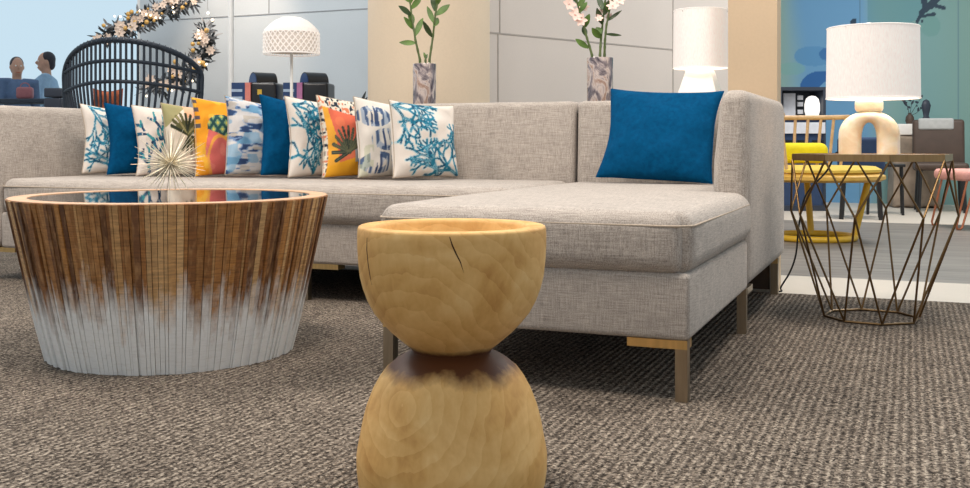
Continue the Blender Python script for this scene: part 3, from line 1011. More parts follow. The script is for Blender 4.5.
stem('leafy_stem', 'green leafy stem leaning left in the vase before the column', [(421, 66, 0), (420, 60, 0), (415.5, 40, -.01), (412, 18, 0), (410, 2, 0), (407, -18, 0)],
     [(416, 43, 399, 42), (413, 29, 403, 17), (411, 15, 398, 6), (415, 36, 423, 19), (411, 9, 421, -4), (409, 2, 401, -10), (410, 4, 414, -14), (413, 24, 409, 12), (408, -8, 420, -20)], [], 5.04, .7225, G1, .028, 3)
stem('leafy_stem', 'green leafy stem leaning right in the vase before the column', [(429, 66, 0), (429.5, 60, 0), (433, 36, .01), (435.5, 14, 0), (438, 0, 0), (441, -18, 0)],
     [(432, 37, 423, 21), (434, 23, 427, 6), (436, 15, 450, 4), (435, 11, 432, -6), (438, 2, 447, -8), (434, 26, 438, 18), (439, -6, 430, -20), (437, 5, 441, -10)], [], 5.04, .7225, G1, .029, 4)
b = MB()
stem('leafy_stem', 'short cut green stalk between the two leaning stems in the vase', [(425, 66, 0), (425.5, 60, .0), (426, 55, 0)], [(425.5, 59, 423.5, 53), (425.5, 59, 427.5, 54)], [], 5.04, .7225, G1, .012, 5)
stem('flowering_stem', 'flowering stem with pink blooms leaning left in the right vase', [(593, 62, 0), (592, 55, 0), (587, 38, 0), (582, 20, 0), (577, 2, 0), (574, -12, 0)],
     [(588.5, 48, 576, 39), (584, 28, 590, 14), (586, 36, 583, 26), (580, 12, 587, 3), (578, 6, 586, -2), (577, 2, 571, -8), (583, 22, 577, 14)],
     [(569, 4, .034), (575, 15, .036), (581, 20, .030), (584, 8, .026), (568, -6, .032)], 4.71, .7225, G2, .028, 6)
stem('flowering_stem', 'flowering stem with pink blooms upright in the right vase', [(600, 62, 0), (600, 55, 0), (601, 38, .01), (603, 20, 0), (605, 2, 0), (607, -12, 0)],
     [(600, 38, 592, 28), (602, 24, 597, 8), (604, 15, 609, 0), (604, 10, 597, -4), (601, 34, 596, 27), (606, 0, 599, -12)],
     [(603, 10, .022), (599, 18, .02), (612, -4, .03)], 4.71, .7225, G2, .030, 7)
stem('flowering_stem', 'flowering stem with long thin leaves leaning right in the right vase', [(604, 62, 0), (604.5, 55, 0), (605, 40, -.01), (606.5, 25, -.01), (610, 8, 0), (615, -10, 0)],
     [(605.5, 34, 622, 35.5), (607, 21, 622, 10), (609, 12, 604, 2)],
     [(613, 6, .030), (619, 0, .034), (609, 17, .02)], 4.71, .7225, G2, .016, 8)

# ------------------------------------------------------------------ slim dome lamp
fp = at(291.5, HOR, 6.3); fp.z = -.006
fd = thing('floor_lamp', 'white floor lamp with a pierced dome shade on a slim pole', 'lamp', fp)
b = MB(); b.lathe([(.01, 0), (.14, 0), (.145, .006), (.14, .016), (.02, .022), (.01, .022)], 40); b.build('base', M['whitepaint'], fd)
zb = CAMH + (HOR-54)*6.3/F + .006; zt = CAMH + (HOR-17)*6.3/F + .006; zj = CAMH + (HOR-33)*6.3/F + .006
b = MB(); b.tube([(0,0,.02), (0,0,zb+.05)], .0095, 12); b.build('pole', M['whitepaint'], fd)
rd = 27.5*6.3/F
def domeprof(q):   # q 0 rim .. 1 crown
    if q < .5: return (rd*(1 + .02*math.sin(PI*q*2)) if q > .05 else rd*.985, zb + (zj-zb)*q*2)
    w = (q-.5)*2
    return (rd*(1 - .56*w**1.0) if w < .85 else rd*(.524 - .524*((w-.85)/.15)**1.6), zj + (zt-zj)*math.sin(w*PI/2)**.95)
b = MB(); prof_ = [domeprof(i/24) for i in range(25)]
prof_[-1] = (.004, prof_[-1][1])
# pierced skirt: quilted diamonds with lozenge holes left between the ribs
vs, fs = [], []
SEG = 30
rows = 6
zz = [zb + (zj-zb)*i/rows for i in range(rows+1)]
b.cur = 0
for i in range(rows+1):
    pass
for k in range(SEG):
    for i in range(rows):
        a0, a1 = 2*PI*(k + (.5 if i % 2 else 0))/SEG, 2*PI*(k + (.5 if i % 2 == 0 else 0) + (0 if i % 2 == 0 else 1) - (0 if i % 2 == 0 else 0))/SEG
        for da in (0.5, -0.5):
            s0 = 2*PI*(k + (.5 if i % 2 else 0))/SEG; s1 = s0 + 2*PI*da/SEG
            b.tube([(rd*math.cos(s0), rd*math.sin(s0), zz[i]), (rd*1.012*math.cos((s0+s1)/2), rd*1.012*math.sin((s0+s1)/2), (zz[i]+zz[i+1])/2), (rd*math.cos(s1), rd*math.sin(s1), zz[i+1])], .0036, 5)
b.tube([(rd*math.cos(2*PI*k/48), rd*math.sin(2*PI*k/48), zb) for k in range(48)], .005, 6, True)
sh = b.build('lamp_shade', M['dome'], fd, 60)
b = MB(); cap_ = [(rd*1.0, zj-.002), (rd*.97, zj+.018)] + [(rd*(.97-.52*i/8), zj+.018+(zt-zj-.03)*math.sin(i/8*1.25)/math.sin(1.25)) for i in range(1, 9)] + [(rd*.36, zt-.004), (rd*.2, zt), (.004, zt)]
b.lathe(cap_, 48, cap=False); b.build('crown', M['dome'], sh, 60)
b = MB(); b.lathe([(rd*.93, zb+.01), (rd*.94, zj), (rd*.45, zt-.02), (.004, zt-.014)], 48, cap=False); b.build('diffuser', M['domein'], sh, 60)

# ------------------------------------------------------------------ counter with two machines
cb = thing('counter', 'white back counter behind the sofa under two black rounded machines', 'counter', ORG, -ANG)
b = MB(); b.soft(-3.86, -2.60, 3.24, 3.80, .72, .75, .006, n=3); b.build('counter_top', M['white'], cb)
b = MB(); b.box(-3.83, -2.63, 3.27, 3.78, -.006, .72); b.build('body', M['panelwhite'], cb)
def machine(px, lab, stripe):
    c = at(px, HOR, 7.0); c.z = .751
    o = thing('coffee_machine', lab, 'machine', c, -ANG*.2, 'black machines on the back counter')
    b = MB(); b.soft(-.02, .155, -.11, .11, 0, .262, .018, n=4); b.build('body', M['blackplastic'], o)
    b = MB(); b.box(-.150, -.055, -.105, .10, 0, .262); f = b.build('slat_face', M['bluepanel'], o)
    b = MB()
    for i in range(4): b.box(-.148, -.075, -.109, -.105, .05 + .05*i, .068 + .05*i)
    b.build('slat', M['steelblue'], f)
    b = MB(); b.box(-.055, -.018, -.112, .10, 0, .262); b.build('stripe', stripe, o)
    m2 = Matrix.Translation((-.005, -.035, .262)) @ Matrix.Rotation(R(-48), 4, 'Z') @ Matrix.Rotation(R(90), 4, 'X')
    b = MB(); b.prism([(.066*math.cos(PI*i/20), .074*math.sin(PI*i/20)) for i in range(21)], -.13, .02, m2); d = b.build('drum', M['blackplastic'], o, 30)
    b = MB(); b.prism([(.057*math.cos(PI*i/20), .004 + .062*math.sin(PI*i/20)) for i in range(21)], .02, .024, m2); b.build('drum_face', M['bluepanel'], d)
    return o
mc = machine(258, 'black rounded machine with a salmon stripe beside the white post', M['pink'])
b = MB(); b.box(.03, .06, -.113, -.109, .18, .215); b.build('tab', M['yellowlabel'], mc)
machine(309, 'black rounded machine with a mauve stripe behind the dome lamp pole', M['violet'])
fo = at(360, HOR, 6.9); fo.z = .751
pl = thing('potted_plant', 'small potted plant on the back counter, only two leaf tips showing beside the column', 'plant', fo)
b = MB(); b.lathe([(.01, 0), (.045, 0), (.055, .09), (.05, .09), (.045, .075), (.01, .075)], 24); b.build('pot', M['white'], pl)
for (dx, dz, ex, ez) in ((0, .08, .052, .205), (0, .08, .062, .165), (0, .08, -.03, .15), (.0, .08, .03, .14)):
    b = MB(); b.leaf((dx, 0, dz), (ex, -.02, ez), .022, (0, -1, .3), .25); b.build('leaf', M['garleaf'], pl, 60)

# ------------------------------------------------------------------ woven rattan chair
rc_ = at(131, HOR, 7.0); rc_.z = -.006
ch = thing('rattan_chair', 'dark woven rattan armchair with a tall rounded spindle back', 'chair', rc_, 0)
def back_pt(u, z):     # curved shell seen from behind; u -1..1 across, bulging away from the sofa's far side
    hw = .36 + .12*min(1, max(0, (z-.42)/.45))
    return Vector((hw*u, -.30 + .34*u*u, z))
ztop_ = 1.285
def rim(u):            # top outline of the back
    return .99 + (ztop_-.99)*max(0, 1-abs(u)**2.4)**.62
rp = [back_pt(-1, z_) for z_ in (.30, .5, .7, .85, .95)]
rp = [Vector((-.33, 0.04, .30)), Vector((-.40, .04, .55)), Vector((-.446, .04, .78)), Vector((-.464, .04, .95))]
arc = [Vector((.468*math.sin(PI/2*q), 0, 0)) for q in np.linspace(-1, 1, 41)]
arcp = []
for q in np.linspace(-1, 1, 41):
    u = math.sin(PI/2*q)
    arcp.append(Vector((.468*u, -.30 + .34*u*u, 1.06 + (ztop_-1.06)*math.cos(PI/2*q))))
rp = rp + arcp + [Vector((-p.x, p.y, p.z)) for p in reversed(rp)]
b = MB(); b.tube(rp, .019, 10)
tw = []
for i in range(0, 41*5):
    q = i/5; i0 = int(q); p = rp[4+min(i0, 40)].lerp(rp[4+min(i0+1, 40)], q-i0) if i0 < 40 else rp[44]
    a_ = i*1.25
    tw.append(p + Vector((0, math.cos(a_), math.sin(a_)))*.020)
b.tube(tw, .006, 5)
fr = b.build('frame', M['rattan'], ch)
def xz_at(u, z): return Vector((u*(.468 - .13*max(0, min(1, (.95-z)/.65))), -.30 + .34*u*u, z))
for zr in (1.15, 1.015, .70):
    b = MB(); um = 1.0 if zr < 1.06 else .985*math.sin(math.acos((zr-.05-1.06)/(ztop_-1.06)))
    b.tube([xz_at(um*q, zr - .055*abs(q)**2) for q in np.linspace(-1, 1, 25)], .0125, 8); b.build('hoop', M['rattan'], ch)
for i in range(27):
    u = -0.96 + 1.92*i/26
    q = math.asin(u)/(PI/2)
    zt_ = 1.06 + (ztop_-1.06)*math.cos(PI/2*q)
    top_ = Vector((.468*u, -.30+.34*u*u, zt_ - .008))
    b = MB(); b.tube([xz_at(u*.94, .42), xz_at(u*.985, .70), xz_at(u, .98), top_.lerp(xz_at(u, .98), .25), top_], .0085, 7)
    b.build('spindle', M['rattan'], ch)
b = MB(); b.lathe([(.01, .38), (.40, .38), (.43, .40), (.43, .43), (.40, .445), (.01, .445)], 40, sy=.85); b.build('seat', M['rattan'], ch)
for sx in (-1, 1):
    for sy in (-1, 1):
        b = MB(); b.tube([(sx*.27, sy*.22, .385), (sx*.31, sy*.26, 0)], .018, 8); b.build('leg', M['rattan'], ch)
tc = bpy.data.objects
o, e = make_pillow('cushion', .20, .34, .10, None, M['terracotta'], n=24, seed=61)
e.build('piping', M['terracotta'], o)
o.matrix_world = Matrix.Translation(Vector((rc_.x - .11, rc_.y - .10, .44+.12))) @ Matrix.Rotation(R(-4), 4, 'X')
o.matrix_world = Matrix.Translation(Vector((rc_.x - .13, rc_.y - .07, .448))) @ Matrix.Scale(1.55, 4, (0, 0, 1))
tag(o, 'tall terracotta cushion standing inside the dark rattan chair', 'cushion')

# ------------------------------------------------------------------ walls, window, columns
HW = 3.3
def wall_box(name, x0, x1, y0, y1, mat, z0=-.006, z1=HW, joints=()):
    b = MB(); b.box(x0, x1, y0, y1, z0, z1)
    b.cur = 1
    for (a0, a1, c0, c1) in joints: b.box(a0, a1, y0-.004, y0+.004, c0, c1)
    o = b.build(name, [mat, M['groove']], None, 20)
    o.location = ORG; o.rotation_euler.z = -ANG
    return tag(o, kind='structure')
wall_box('wall_back', -5.94, -2.6, 5.0, 5.15, M['wall_l'], joints=((-5.94, -2.6, 1.70, 1.708), (-4.57, -4.562, 1.708, HW), (-3.3, -3.292, 0, 1.70)))
b = MB()
for x in (-11.0, -9.3, -5.99): b.box(x, x+.05, 5.02, 5.12, .06, HW)
b.box(-11.0, -5.94, 5.02, 5.12, -.006, .06); b.box(-11.0, -5.94, 5.02, 5.12, HW-.06, HW)
wn = b.build('window_1', M['whitepaint'], None, 20); wn.location = ORG; wn.rotation_euler.z = -ANG; tag(wn, kind='structure')
b = MB(); b.box(-10.95, -5.99, 5.065, 5.071, .06, HW-.06); b.build('window_pane', M['glass'], wn, 20)

w2o = Vector((.034, 7.0, 0)); w2d = Vector((math.sin(R(49.06)), math.cos(R(49.06)), 0))
b = MB(); b.box(-.42, 3.22, 0, .14, -.006, HW)
b.cur = 1
def w2k(px):
    rt = (px-CX)/F
    return (rt*w2o.y - w2o.x)/(w2d.x - rt*w2d.y)
k0 = w2k(500); zj_ = CAMH + (HOR-41)*(w2o.y + w2d.y*w2k(581))/F
b.box(-.42, 3.22, -.004, .004, zj_-.005, zj_+.005)
b.box(k0-.006, k0+.002, -.004, .004, zj_, HW); b.box(k0-.022, k0-.014, -.004, .004, 0, zj_); k1 = w2k(673); b.box(k1-.005, k1+.005, -.004, .004, 0, HW)
w2 = b.build('wall_middle', [M['wall_m'], M['groove2']], None, 20)
w2.location = w2o; w2.rotation_euler.z = math.atan2(w2d.y, w2d.x); tag(w2, kind='structure')

cc_ = at(429, HOR, 6.2)
b = MB(); b.lathe([(.366, -.006), (.366, HW)], 72); cl = b.build('column', M['colwarm'], None, 30); cl.location = (cc_.x, cc_.y, 0); tag(cl, kind='structure')
b = MB(); b.box(-.229, -.03, 1.968, 2.10, -.006, HW); pr = b.build('pillar', M['pillar'], None, 20); pr.location = ORG; pr.rotation_euler.z = -ANG; tag(pr, kind='structure')
b = MB(); b.box(-.229, -.05, 1.957, 1.968, -.006, .15); b.cur = 1; b.box(-.058, -.048, 1.953, 1.9575, -.006, .15); b.box(-.229, -.05, 1.953, 1.9575, -.006, .006)
bb = b.build('baseboard_pillar', [M['console'], M['steel']], None, 20); bb.location = ORG; bb.rotation_euler.z = -ANG; tag(bb, kind='structure')
pst = at(231, HOR, 7.6)
b = MB(); b.tube([(0, 0, -.006), (0, 0, HW)], .021, 14); po = b.build('post', M['whitepaint'], None, 30); po.location = (pst.x, pst.y, 0); tag(po, kind='structure')

# far wall with a watercolour mural
nx, nz = 640, 330
X0, X1, Z1 = -1.7, 4.6, HW
gx, gz = np.meshgrid(np.linspace(X0, X1, nx+1), np.linspace(-.006, Z1, nz+1))
gx, gz = gx.ravel(), gz.ravel()
MYL = 8.8
wx = ORG.x + UX.x*gx + VX.x*MYL; wy = ORG.y + UX.y*gx + VX.y*MYL
PXm = CX + F*wx/wy; PYm = HOR - (gz-CAMH)*F/wy      # survey bearings, only used to lay out where the mural's shapes sit on the wall
q = vnoise(PXm/38, PYm/60, 3); q2 = vnoise(PXm/14, PYm/22, 6)
c = np.tile(np.array(L(150, 182, 172)[:3]), (len(gx), 1))
def sm(a, b, x): t = np.clip((x-a)/(b-a), 0, 1); return t*t*(3-2*t)
c = blend(c, sm(782, 815, PXm + 10*q)*(1-sm(868, 905, PXm + 24*q)), (112, 164, 204))
c = blend(c, sm(872, 915, PXm + 20*q), (126, 166, 166))
c = blend(c, .5*sm(925, 975, PXm), (128, 160, 146))
hill = 30 - (PXm-870)*.55 + 10*(q-.5) + 4*(q2-.5)
c = blend(c, .65*((PYm < 4 + 26*sm(965, 880, PXm) ) & (PYm > -14 + 12*sm(880, 940, PXm)) & (PXm > 868) & (PXm < 925)), (96, 150, 160))
c = blend(c, .8*(np.hypot((PXm-816)/20, (PYm-56)/10) + .25*(q2-.5) < 1), (92, 150, 196))
c = blend(c, .9*(np.hypot((PXm-828)/9, (PYm-54)/7) + .3*(q2-.5) < 1), (62, 118, 176))
umb = np.hypot((PXm-822)/24, (PYm-91)/20)
c = blend(c, .95*((umb + .12*(q2-.5) < 1) & (PYm < 89) & (np.hypot((PXm-838)/22, (PYm-98)/20) > 1)), (46, 102, 166))
c = blend(c, .45*(np.hypot((PXm-790)/14, (PYm-69)/6) + .3*(q2-.5) < 1), (128, 182, 172))
c = blend(c, .5*(np.hypot((PXm-930)/10, (PYm-26)/11) + .2*(q2-.5) < 1), (104, 156, 150))
br = [(917, 22, 922, 12, 1.2), (922, 12, 930, 6, 2.6), (930, 6, 938, -2, 3.2), (925, 8, 924, 0, 2.4), (930, 4, 944, 8, 1.6), (936, 0, 932, -8, 3), (919, 17, 934, 14, 1.1), (922, 21, 922, 21.5, 1.2), (853, 22, 854, 21, 1.6)]
d, _ = segdist(PXm, PYm, br)
c = blend(c, .95*(d + 1.6*(q2-.5) < .6), (40, 58, 78))
for sx in (860, 958): c = blend(c, .7*(np.abs(PXm - sx) < .8), (84, 118, 140))
b = MB()
vs = [(x, 0, z) for x, z in zip(gx, gz)]
fs = [(j*(nx+1)+i, j*(nx+1)+i+1, (j+1)*(nx+1)+i+1, (j+1)*(nx+1)+i) for j in range(nz) for i in range(nx)]
b._add(vs, fs)
n0 = len(vs)
b.box(X0, X1, .002, .15, -.006, Z1)
cols = np.concatenate([np.concatenate([c, np.ones((len(c), 1))], 1), np.tile(np.array([[.4, .5, .5, 1]]), (8, 1))])
mw = b.build('wall_right', m_pattern('watercolour wall mural', .6), None, 20, cols)
mw.location = S(0, MYL); mw.rotation_euler.z = -ANG; tag(mw, kind='structure')

# ------------------------------------------------------------------ garlands
def garland(pts, Y, lab, n, seed, rad=.10):
    rg = random.Random(seed)
    P = [at(x, y, Y + d) for x, y, d in pts]
    o = thing('garland', lab, 'garland', P[0], 0, 'lit garlands by the window')
    b0 = P[0]
    def along(t):
        q = t*(len(P)-1); i = min(int(q), len(P)-2)
        return P[i].lerp(P[i+1], q-i) - b0
    b = MB(); b.tube([along(i/30) for i in range(31)], .006, 6); b.build('vine', M['garleaf'], o)
    A, B_ = MB(), MB()
    for i in range(n*26):
        p = along(rg.random()); d = Vector((rg.gauss(0, 1), rg.gauss(0, .6), rg.gauss(0, 1))).normalized()
        s = p + d*rg.uniform(0, rad*.75); ln = rg.uniform(.05, .10)
        d2 = (d + Vector((rg.gauss(0, .6), rg.gauss(0, .6), rg.gauss(0, .6)))).normalized()
        (A if rg.random() < .5 else B_).leaf(s, s + d2*ln, rg.uniform(.014, .026), (rg.uniform(-1, 1), -1, rg.uniform(-1, 1)), rg.uniform(-.2, .2), 3)
    tag(A.build('dark_leaves', M['garleaf'], o, 60), kind='stuff'); tag(B_.build('frosted_leaves', M['frost'], o, 60), kind='stuff')
    for i in range(n):
        c_ = along((i+.5)/n + rg.uniform(-.02, .02)) + Vector((rg.uniform(-1, 1)*rad*.7, -.06 - rg.random()*.06, rg.uniform(-1, 1)*rad*.7))
        s = rg.uniform(.03, .05); b = MB()
        for k in range(7):
            a = 2*PI*k/7
            b.leaf(c_, c_ + Vector((math.cos(a)*s, -.012, math.sin(a)*s)), s*.6, (0, -1, 0), -.15, 4)
        b.ball(c_ + Vector((0, -.012, 0)), s*.2, 8, 6)
        b.build('flower', M['garflower'], o, 60)
        c2 = along(rg.random()) + Vector((rg.uniform(-1, 1)*rad*.8, -.10, rg.uniform(-1, 1)*rad*.8))
        b = MB(); b.ball(c2, rg.uniform(.010, .022), 10, 7); b.build('berry', M['gold'], o)
        if i % 2 == 0:
            c3 = along(rg.random()) + Vector((rg.uniform(-1, 1)*rad, -.12, rg.uniform(-1, 1)*rad))
            b = MB(); b.ball(c3, .009, 8, 6); b.build('bulb', M['bulb'], o)
    return o
garland([(101, 37, -.1), (118, 30, 0), (135, 24, 0), (150, 18, .0), (165, 10, 0), (180, 4, -.1), (198, -8, -.2)], 8.75, 'swag of lit frosted garland rising to the right above the rattan chair', 20, 2)
garland([(205, 30, 0), (206, 42, 0), (204, 56, 0), (196, 66, 0), (184, 76, 0), (165, 84, 0), (146, 88, 0)], 8.45, 'lit frosted garland hanging down behind the right side of the rattan chair', 15, 5, .10)
fz = thing('fairy_lights', 'two small fairy lights hanging by the white post above the garland end', 'lights', at(207, -10, 8.3))
b = MB(); z0_ = at(207, -10, 8.3); b.tube([Vector((0,0,0)), at(208, 13, 8.3)-z0_, at(212.5, 20, 8.3)-z0_, at(206, 32, 8.3)-z0_], .0018, 5); b.build('wire', M['steel'], fz)
for (x, y) in ((208, 13), (212.5, 20)):
    b = MB(); b.ball(at(x, y, 8.3) - z0_, .012, 10, 7); b.build('bulb', M['bulb'], fz)

# ------------------------------------------------------------------ dark shelf box left of the rattan chair
bx = at(57, HOR, 7.2); bx.z = -.006
bs = thing('shelf_unit', 'small dark shelf unit just left of the rattan chair', 'shelf', bx, 0)
b = MB(); b.box(-.07, .06, -.1, .1, 0, .86); b.build('body', M['panelwhite'], bs)
for z in (.875, .945):
    b = MB(); b.soft(-.055, .06, -.09, .09, z-.014, z+.05, .01, n=3); b.build('tray', M['cabinet'], bs)

# ------------------------------------------------------------------ people walking past beyond the window
def person(px, Y, topz, lab, shirt, hairc, turn, stride):
    base = at(px, HOR, Y); base.z = -.006
    k = topz/1.72
    o = thing('person', lab, 'person', base, turn)
    V = lambda x, y, z: Vector((x*k, y*k, z*k))
    def fuse(name, mb, mat, parent, vox=.012):
        ob = mb.build(name, mat, parent, 180)
        r = ob.modifiers.new('Remesh', 'REMESH'); r.mode = 'VOXEL'; r.voxel_size = vox; r.use_smooth_shade = True
        s_ = ob.modifiers.new('Smooth', 'SMOOTH'); s_.factor = .6; s_.iterations = 5
        return ob
    hips = {-1: V(-.09, 0, .90), 1: V(.09, 0, .90)}
    legs, arms = {}, {}
    for s in (-1, 1):
        f = s*stride
        legs[s] = [hips[s], V(s*.095, -f*.16 - .02, .49), V(s*.095, -f*.26 + .05*(1 if f < 0 else 0), .08)]
        arms[s] = [V(s*.19, 0, 1.41), V(s*.235, f*.10, 1.12), V(s*.23, f*.20 - .08, .88)]
    body = MB()
    body.ball(V(0, -.005, 1.60), (.074*k, .094*k, .118*k), 20, 14)
    body.ball(V(0, -.03, 1.535), (.056*k, .066*k, .06*k), 16, 10)
    body.ball(V(0, -.105, 1.585), (.014*k, .022*k, .024*k), 10, 8)
    for s in (-1, 1): body.ball(V(s*.076, .005, 1.59), (.014*k, .022*k, .032*k), 8, 6)
    body.tube([V(0, .01, 1.36), V(0, .008, 1.44), V(0, .0, 1.54)], [.075*k, .056*k, .056*k], 14)
    body.tube([V(0, 0, .88), V(0, 0, 1.05), V(0, 0, 1.25), V(0, 0, 1.40)], [.14*k, .12*k, .14*k, .11*k], 16)
    for s in (-1, 1):
        body.tube(legs[s], [.085*k, .055*k, .04*k], 12); ft = legs[s][-1]; body.ball(ft + V(0, -.06, -.03), (.042*k, .12*k, .035*k), 12, 8)
        body.tube([V(s*.10, 0, 1.39)] + arms[s], [.055*k, .052*k, .042*k, .03*k], 12)
        w = arms[s][-1]; d = (arms[s][2]-arms[s][1]).normalized()
        body.ball(w + d*.05*k, (.022*k, .04*k, .05*k), 10, 8)
        for j, (oy, ln) in enumerate(((-.030, .07), (-.010, .085), (.010, .08), (.028, .065))):
            q0 = w + d*.085*k + V(0, oy, 0); body.tube([q0, q0 + d*ln*.5*k + V(-s*.006, 0, 0), q0 + d*ln*k + V(-s*.02, 0, 0)], [.0105*k, .0095*k, .008*k], 8)
        q0 = w + d*.03*k + V(0, -.035, 0); body.tube([q0, q0 + d*.03*k + V(-s*.006, -.025, 0), q0 + d*.06*k + V(-s*.012, -.03, 0)], [.012*k, .011*k, .009*k], 8)
    bo = fuse('body', body, M['skin'], o, .009)
    for s in (-1, 1):
        e = MB(); e.ball(V(s*.030, -.090, 1.605), .0105*k, 10, 7); e.build('eye', M['white'], o)
    m_ = MB(); m_.tube([V(-.024, -.088, 1.525), V(0, -.097, 1.522), V(.024, -.088, 1.525)], .005*k, 6); m_.build('mouth', M['terracotta'], o)
    h = MB(); h.ball(V(0, .022, 1.632), (.083*k, .092*k, .098*k), 18, 12); h.ball(V(0, .06, 1.575), (.07*k, .05*k, .08*k), 14, 10); fuse('hair', h, hairc, o, .012)
    sh_ = MB()
    sh_.tube([V(0, 0, .84), V(0, 0, 1.02), V(0, 0, 1.24), V(0, 0, 1.38), V(0, .005, 1.435)], [.165*k, .145*k, .165*k, .13*k, .07*k], 18)
    for s in (-1, 1): sh_.tube([V(s*.08, 0, 1.385)] + [arms[s][0], arms[s][1], arms[s][1].lerp(arms[s][2], .85)], [.075*k, .072*k, .060*k, .046*k], 14)
    fuse('jacket', sh_, shirt, o)
    tr = MB()
    tr.ball(V(0, 0, .90), (.165*k, .135*k, .13*k), 16, 10)
    for s in (-1, 1): tr.tube([legs[s][0], legs[s][1], legs[s][2] + V(0, 0, .03)], [.105*k, .078*k, .066*k], 14)
    fuse('trousers', tr, M['trousers'], o)
    for s in (-1, 1):
        b = MB(); ft = legs[s][-1]; b.ball(ft + V(0, -.06, -.028), (.052*k, .135*k, .048*k), 14, 10); b.build('shoe', M['shoe'], o)
    return o, arms, k
pa, arms_, kk = person(17, 12.2, CAMH + (HOR-57)*12.2/F + .006, 'dark haired person in a slate blue jacket walking past beyond the window', M['shirtdark'], M['hair'], R(35), 1)
person(46, 12.9, CAMH + (HOR-52)*12.9/F + .006, 'person in a pale blue jacket walking past beyond the window near the rattan chair', M['shirtlight'], M['hair'], R(-65), -.7)
bc = at(25, 96, 11.2)
bg = thing('handbag', 'dusty rose bag standing on the dark bench beyond the window', 'bag', (bc.x, bc.y, 1.086), R(10))
b = MB(); b.soft(-.085, .085, -.05, .05, 0, .13, .03, n=6); b.build('body', M['bagred'], bg, 60)
b = MB(); b.tube([(-.05*math.cos(PI*i/12), 0, .125 + .05*math.sin(PI*i/12)) for i in range(13)], .006, 8); b.build('handle', M['bagred'], bg)
bp = at(22, HOR, 11.2); bp.z = -.006
bn = thing('counter', 'dark high counter beyond the window in front of the people', 'counter', bp, -ANG*.3)
b = MB(); b.soft(-.62, .50, -.16, .16, 1.04, 1.09, .01, n=3); b.build('counter_top', M['cabinet'], bn)
for x in (-.5, .4):
    b = MB(); b.box(x-.04, x+.04, -.1, .1, 0, 1.04); b.build('support', M['black'], bn)

# ------------------------------------------------------------------ far right furniture
yc = Vector((2.09, 6.55, -.006))
yl = thing('lounge_chair', 'yellow lounge chair with a curved pale spindle back and ring base', 'chair', yc)
FA = R(-30)
b = MB(); b.lathe([(.01, .375), (.40, .375), (.43, .39), (.43, .41), (.40, .425), (.01, .425)], 48); b.build('seat_tray', M['ochre'], yl)
b = MB(); b.lathe([(.01, .425), (.385, .425), (.405, .435), (.405, .45), (.37, .468), (.01, .472)], 48); b.build('seat_cushion', M['ochrecloth'], yl)
b = MB(); arc_ = [R(40 + 188*i/30) for i in range(31)]
b.tube([(.42*math.cos(a), .42*math.sin(a), .785) for a in arc_], .016, 10); b.build('top_rail', M['ash'], yl)
for i in range(17):
    a = R(43 + 182*i/16)
    b = MB(); b.tube([(.42*math.cos(a), .42*math.sin(a), .785), (.385*math.cos(a+.07), .385*math.sin(a+.07), .41)], .0105, 8); b.build('spindle', M['ash'], yl)
b = MB(); b.tube([(.25*math.cos(2*PI*k/40), .25*math.sin(2*PI*k/40), .02) for k in range(40)], .02, 10, True); b.build('base_ring', M['yellow'], yl)
for (tx_, ty_, bx_, by_) in ((.33, -.05, .235, -.06), (-.30, .12, -.22, .11), (.05, .30, .06, .24)):
    b = MB(); b.tube([(tx_, ty_, .38), (bx_, by_, .02)], .022, 10); b.build('leg', M['yellow'], yl)
yp = thing('cushion', 'lemon yellow bolster cushion on the yellow lounge chair', 'cushion', (yc.x, yc.y, .474))
b = MB(); mm = Matrix.Rotation(R(8), 4, 'Z')
b.soft(-.21, .19, .15, .255, 0, .135, .05, n=8, M=mm); b.build('cover', M['yellowcloth'], yp, 60)

def four_leg_chair(name, lab, loc, rz, seat_m, back_m, leg_m, w=.5, d=.5, sh_=.44, bh=.83, tilt=.08):
    o = thing(name, lab, 'chair', loc, rz)
    b = MB(); b.soft(-w/2, w/2, -d/2, d/2, sh_-.07, sh_, .03, n=5); b.build('seat', seat_m, o, 60)
    b = MB(); b.soft(-w/2, w/2, d/2-.07, d/2, sh_-.08, bh, .03, n=6, warp=lambda p: Vector((p.x, p.y + max(0, p.z-sh_)*tilt*2, p.z))); bk = b.build('backrest', back_m, o, 60)
    for sx in (-1, 1):
        for sy in (-1, 1):
            b = MB(); b.tube([(sx*(w/2-.05), sy*(d/2-.05), sh_-.06), (sx*(w/2-.03), sy*(d/2-.03), 0)], .018, 8); b.build('leg', leg_m, o)
    return o, bk
c = at(940, HOR, 9.25); c.z = -.006
bc_, bk = four_leg_chair('armless_chair', 'dark brown chair with a grey cloth strip over its back, at the right edge', c, R(-20), M['brown'], M['brown'], M['black'], .44, .46, .44, .83, .06)
b = MB(); b.soft(-.17, .13, .145, .285, .735, .842, .02, n=5, warp=lambda p: Vector((p.x, p.y + max(0, p.z-.44)*.12, p.z))); b.build('cloth_strip', M['greycloth'], bk, 60)
c = at(861, HOR, 8.4); c.z = -.006
four_leg_chair('dining_chair', 'navy chair with black legs behind the alabaster lamp', c, R(160), M['navy'], M['navy'], M['black'], .36, .4, .43, .66, .1)
c = at(902, HOR, 9.7); c.z = -.006
bt = thing('low_table', 'black low table with thin legs between the navy chair and the stone plinth', 'table', at(885, HOR, 8.9).xy.to_3d() + Vector((0, 0, -.006)), R(-20))
b = MB(); b.soft(-.16, .16, -.14, .14, .41, .435, .006, n=3); b.build('table_top', M['black'], bt)
for sx in (-1, 1):
    for sy in (-1, 1):
        b = MB(); b.tube([(sx*.13, sy*.11, .415), (sx*.14, sy*.12, 0)], .012, 8); b.build('leg', M['black'], bt)
c = at(914, HOR, 9.9); c.z = -.006
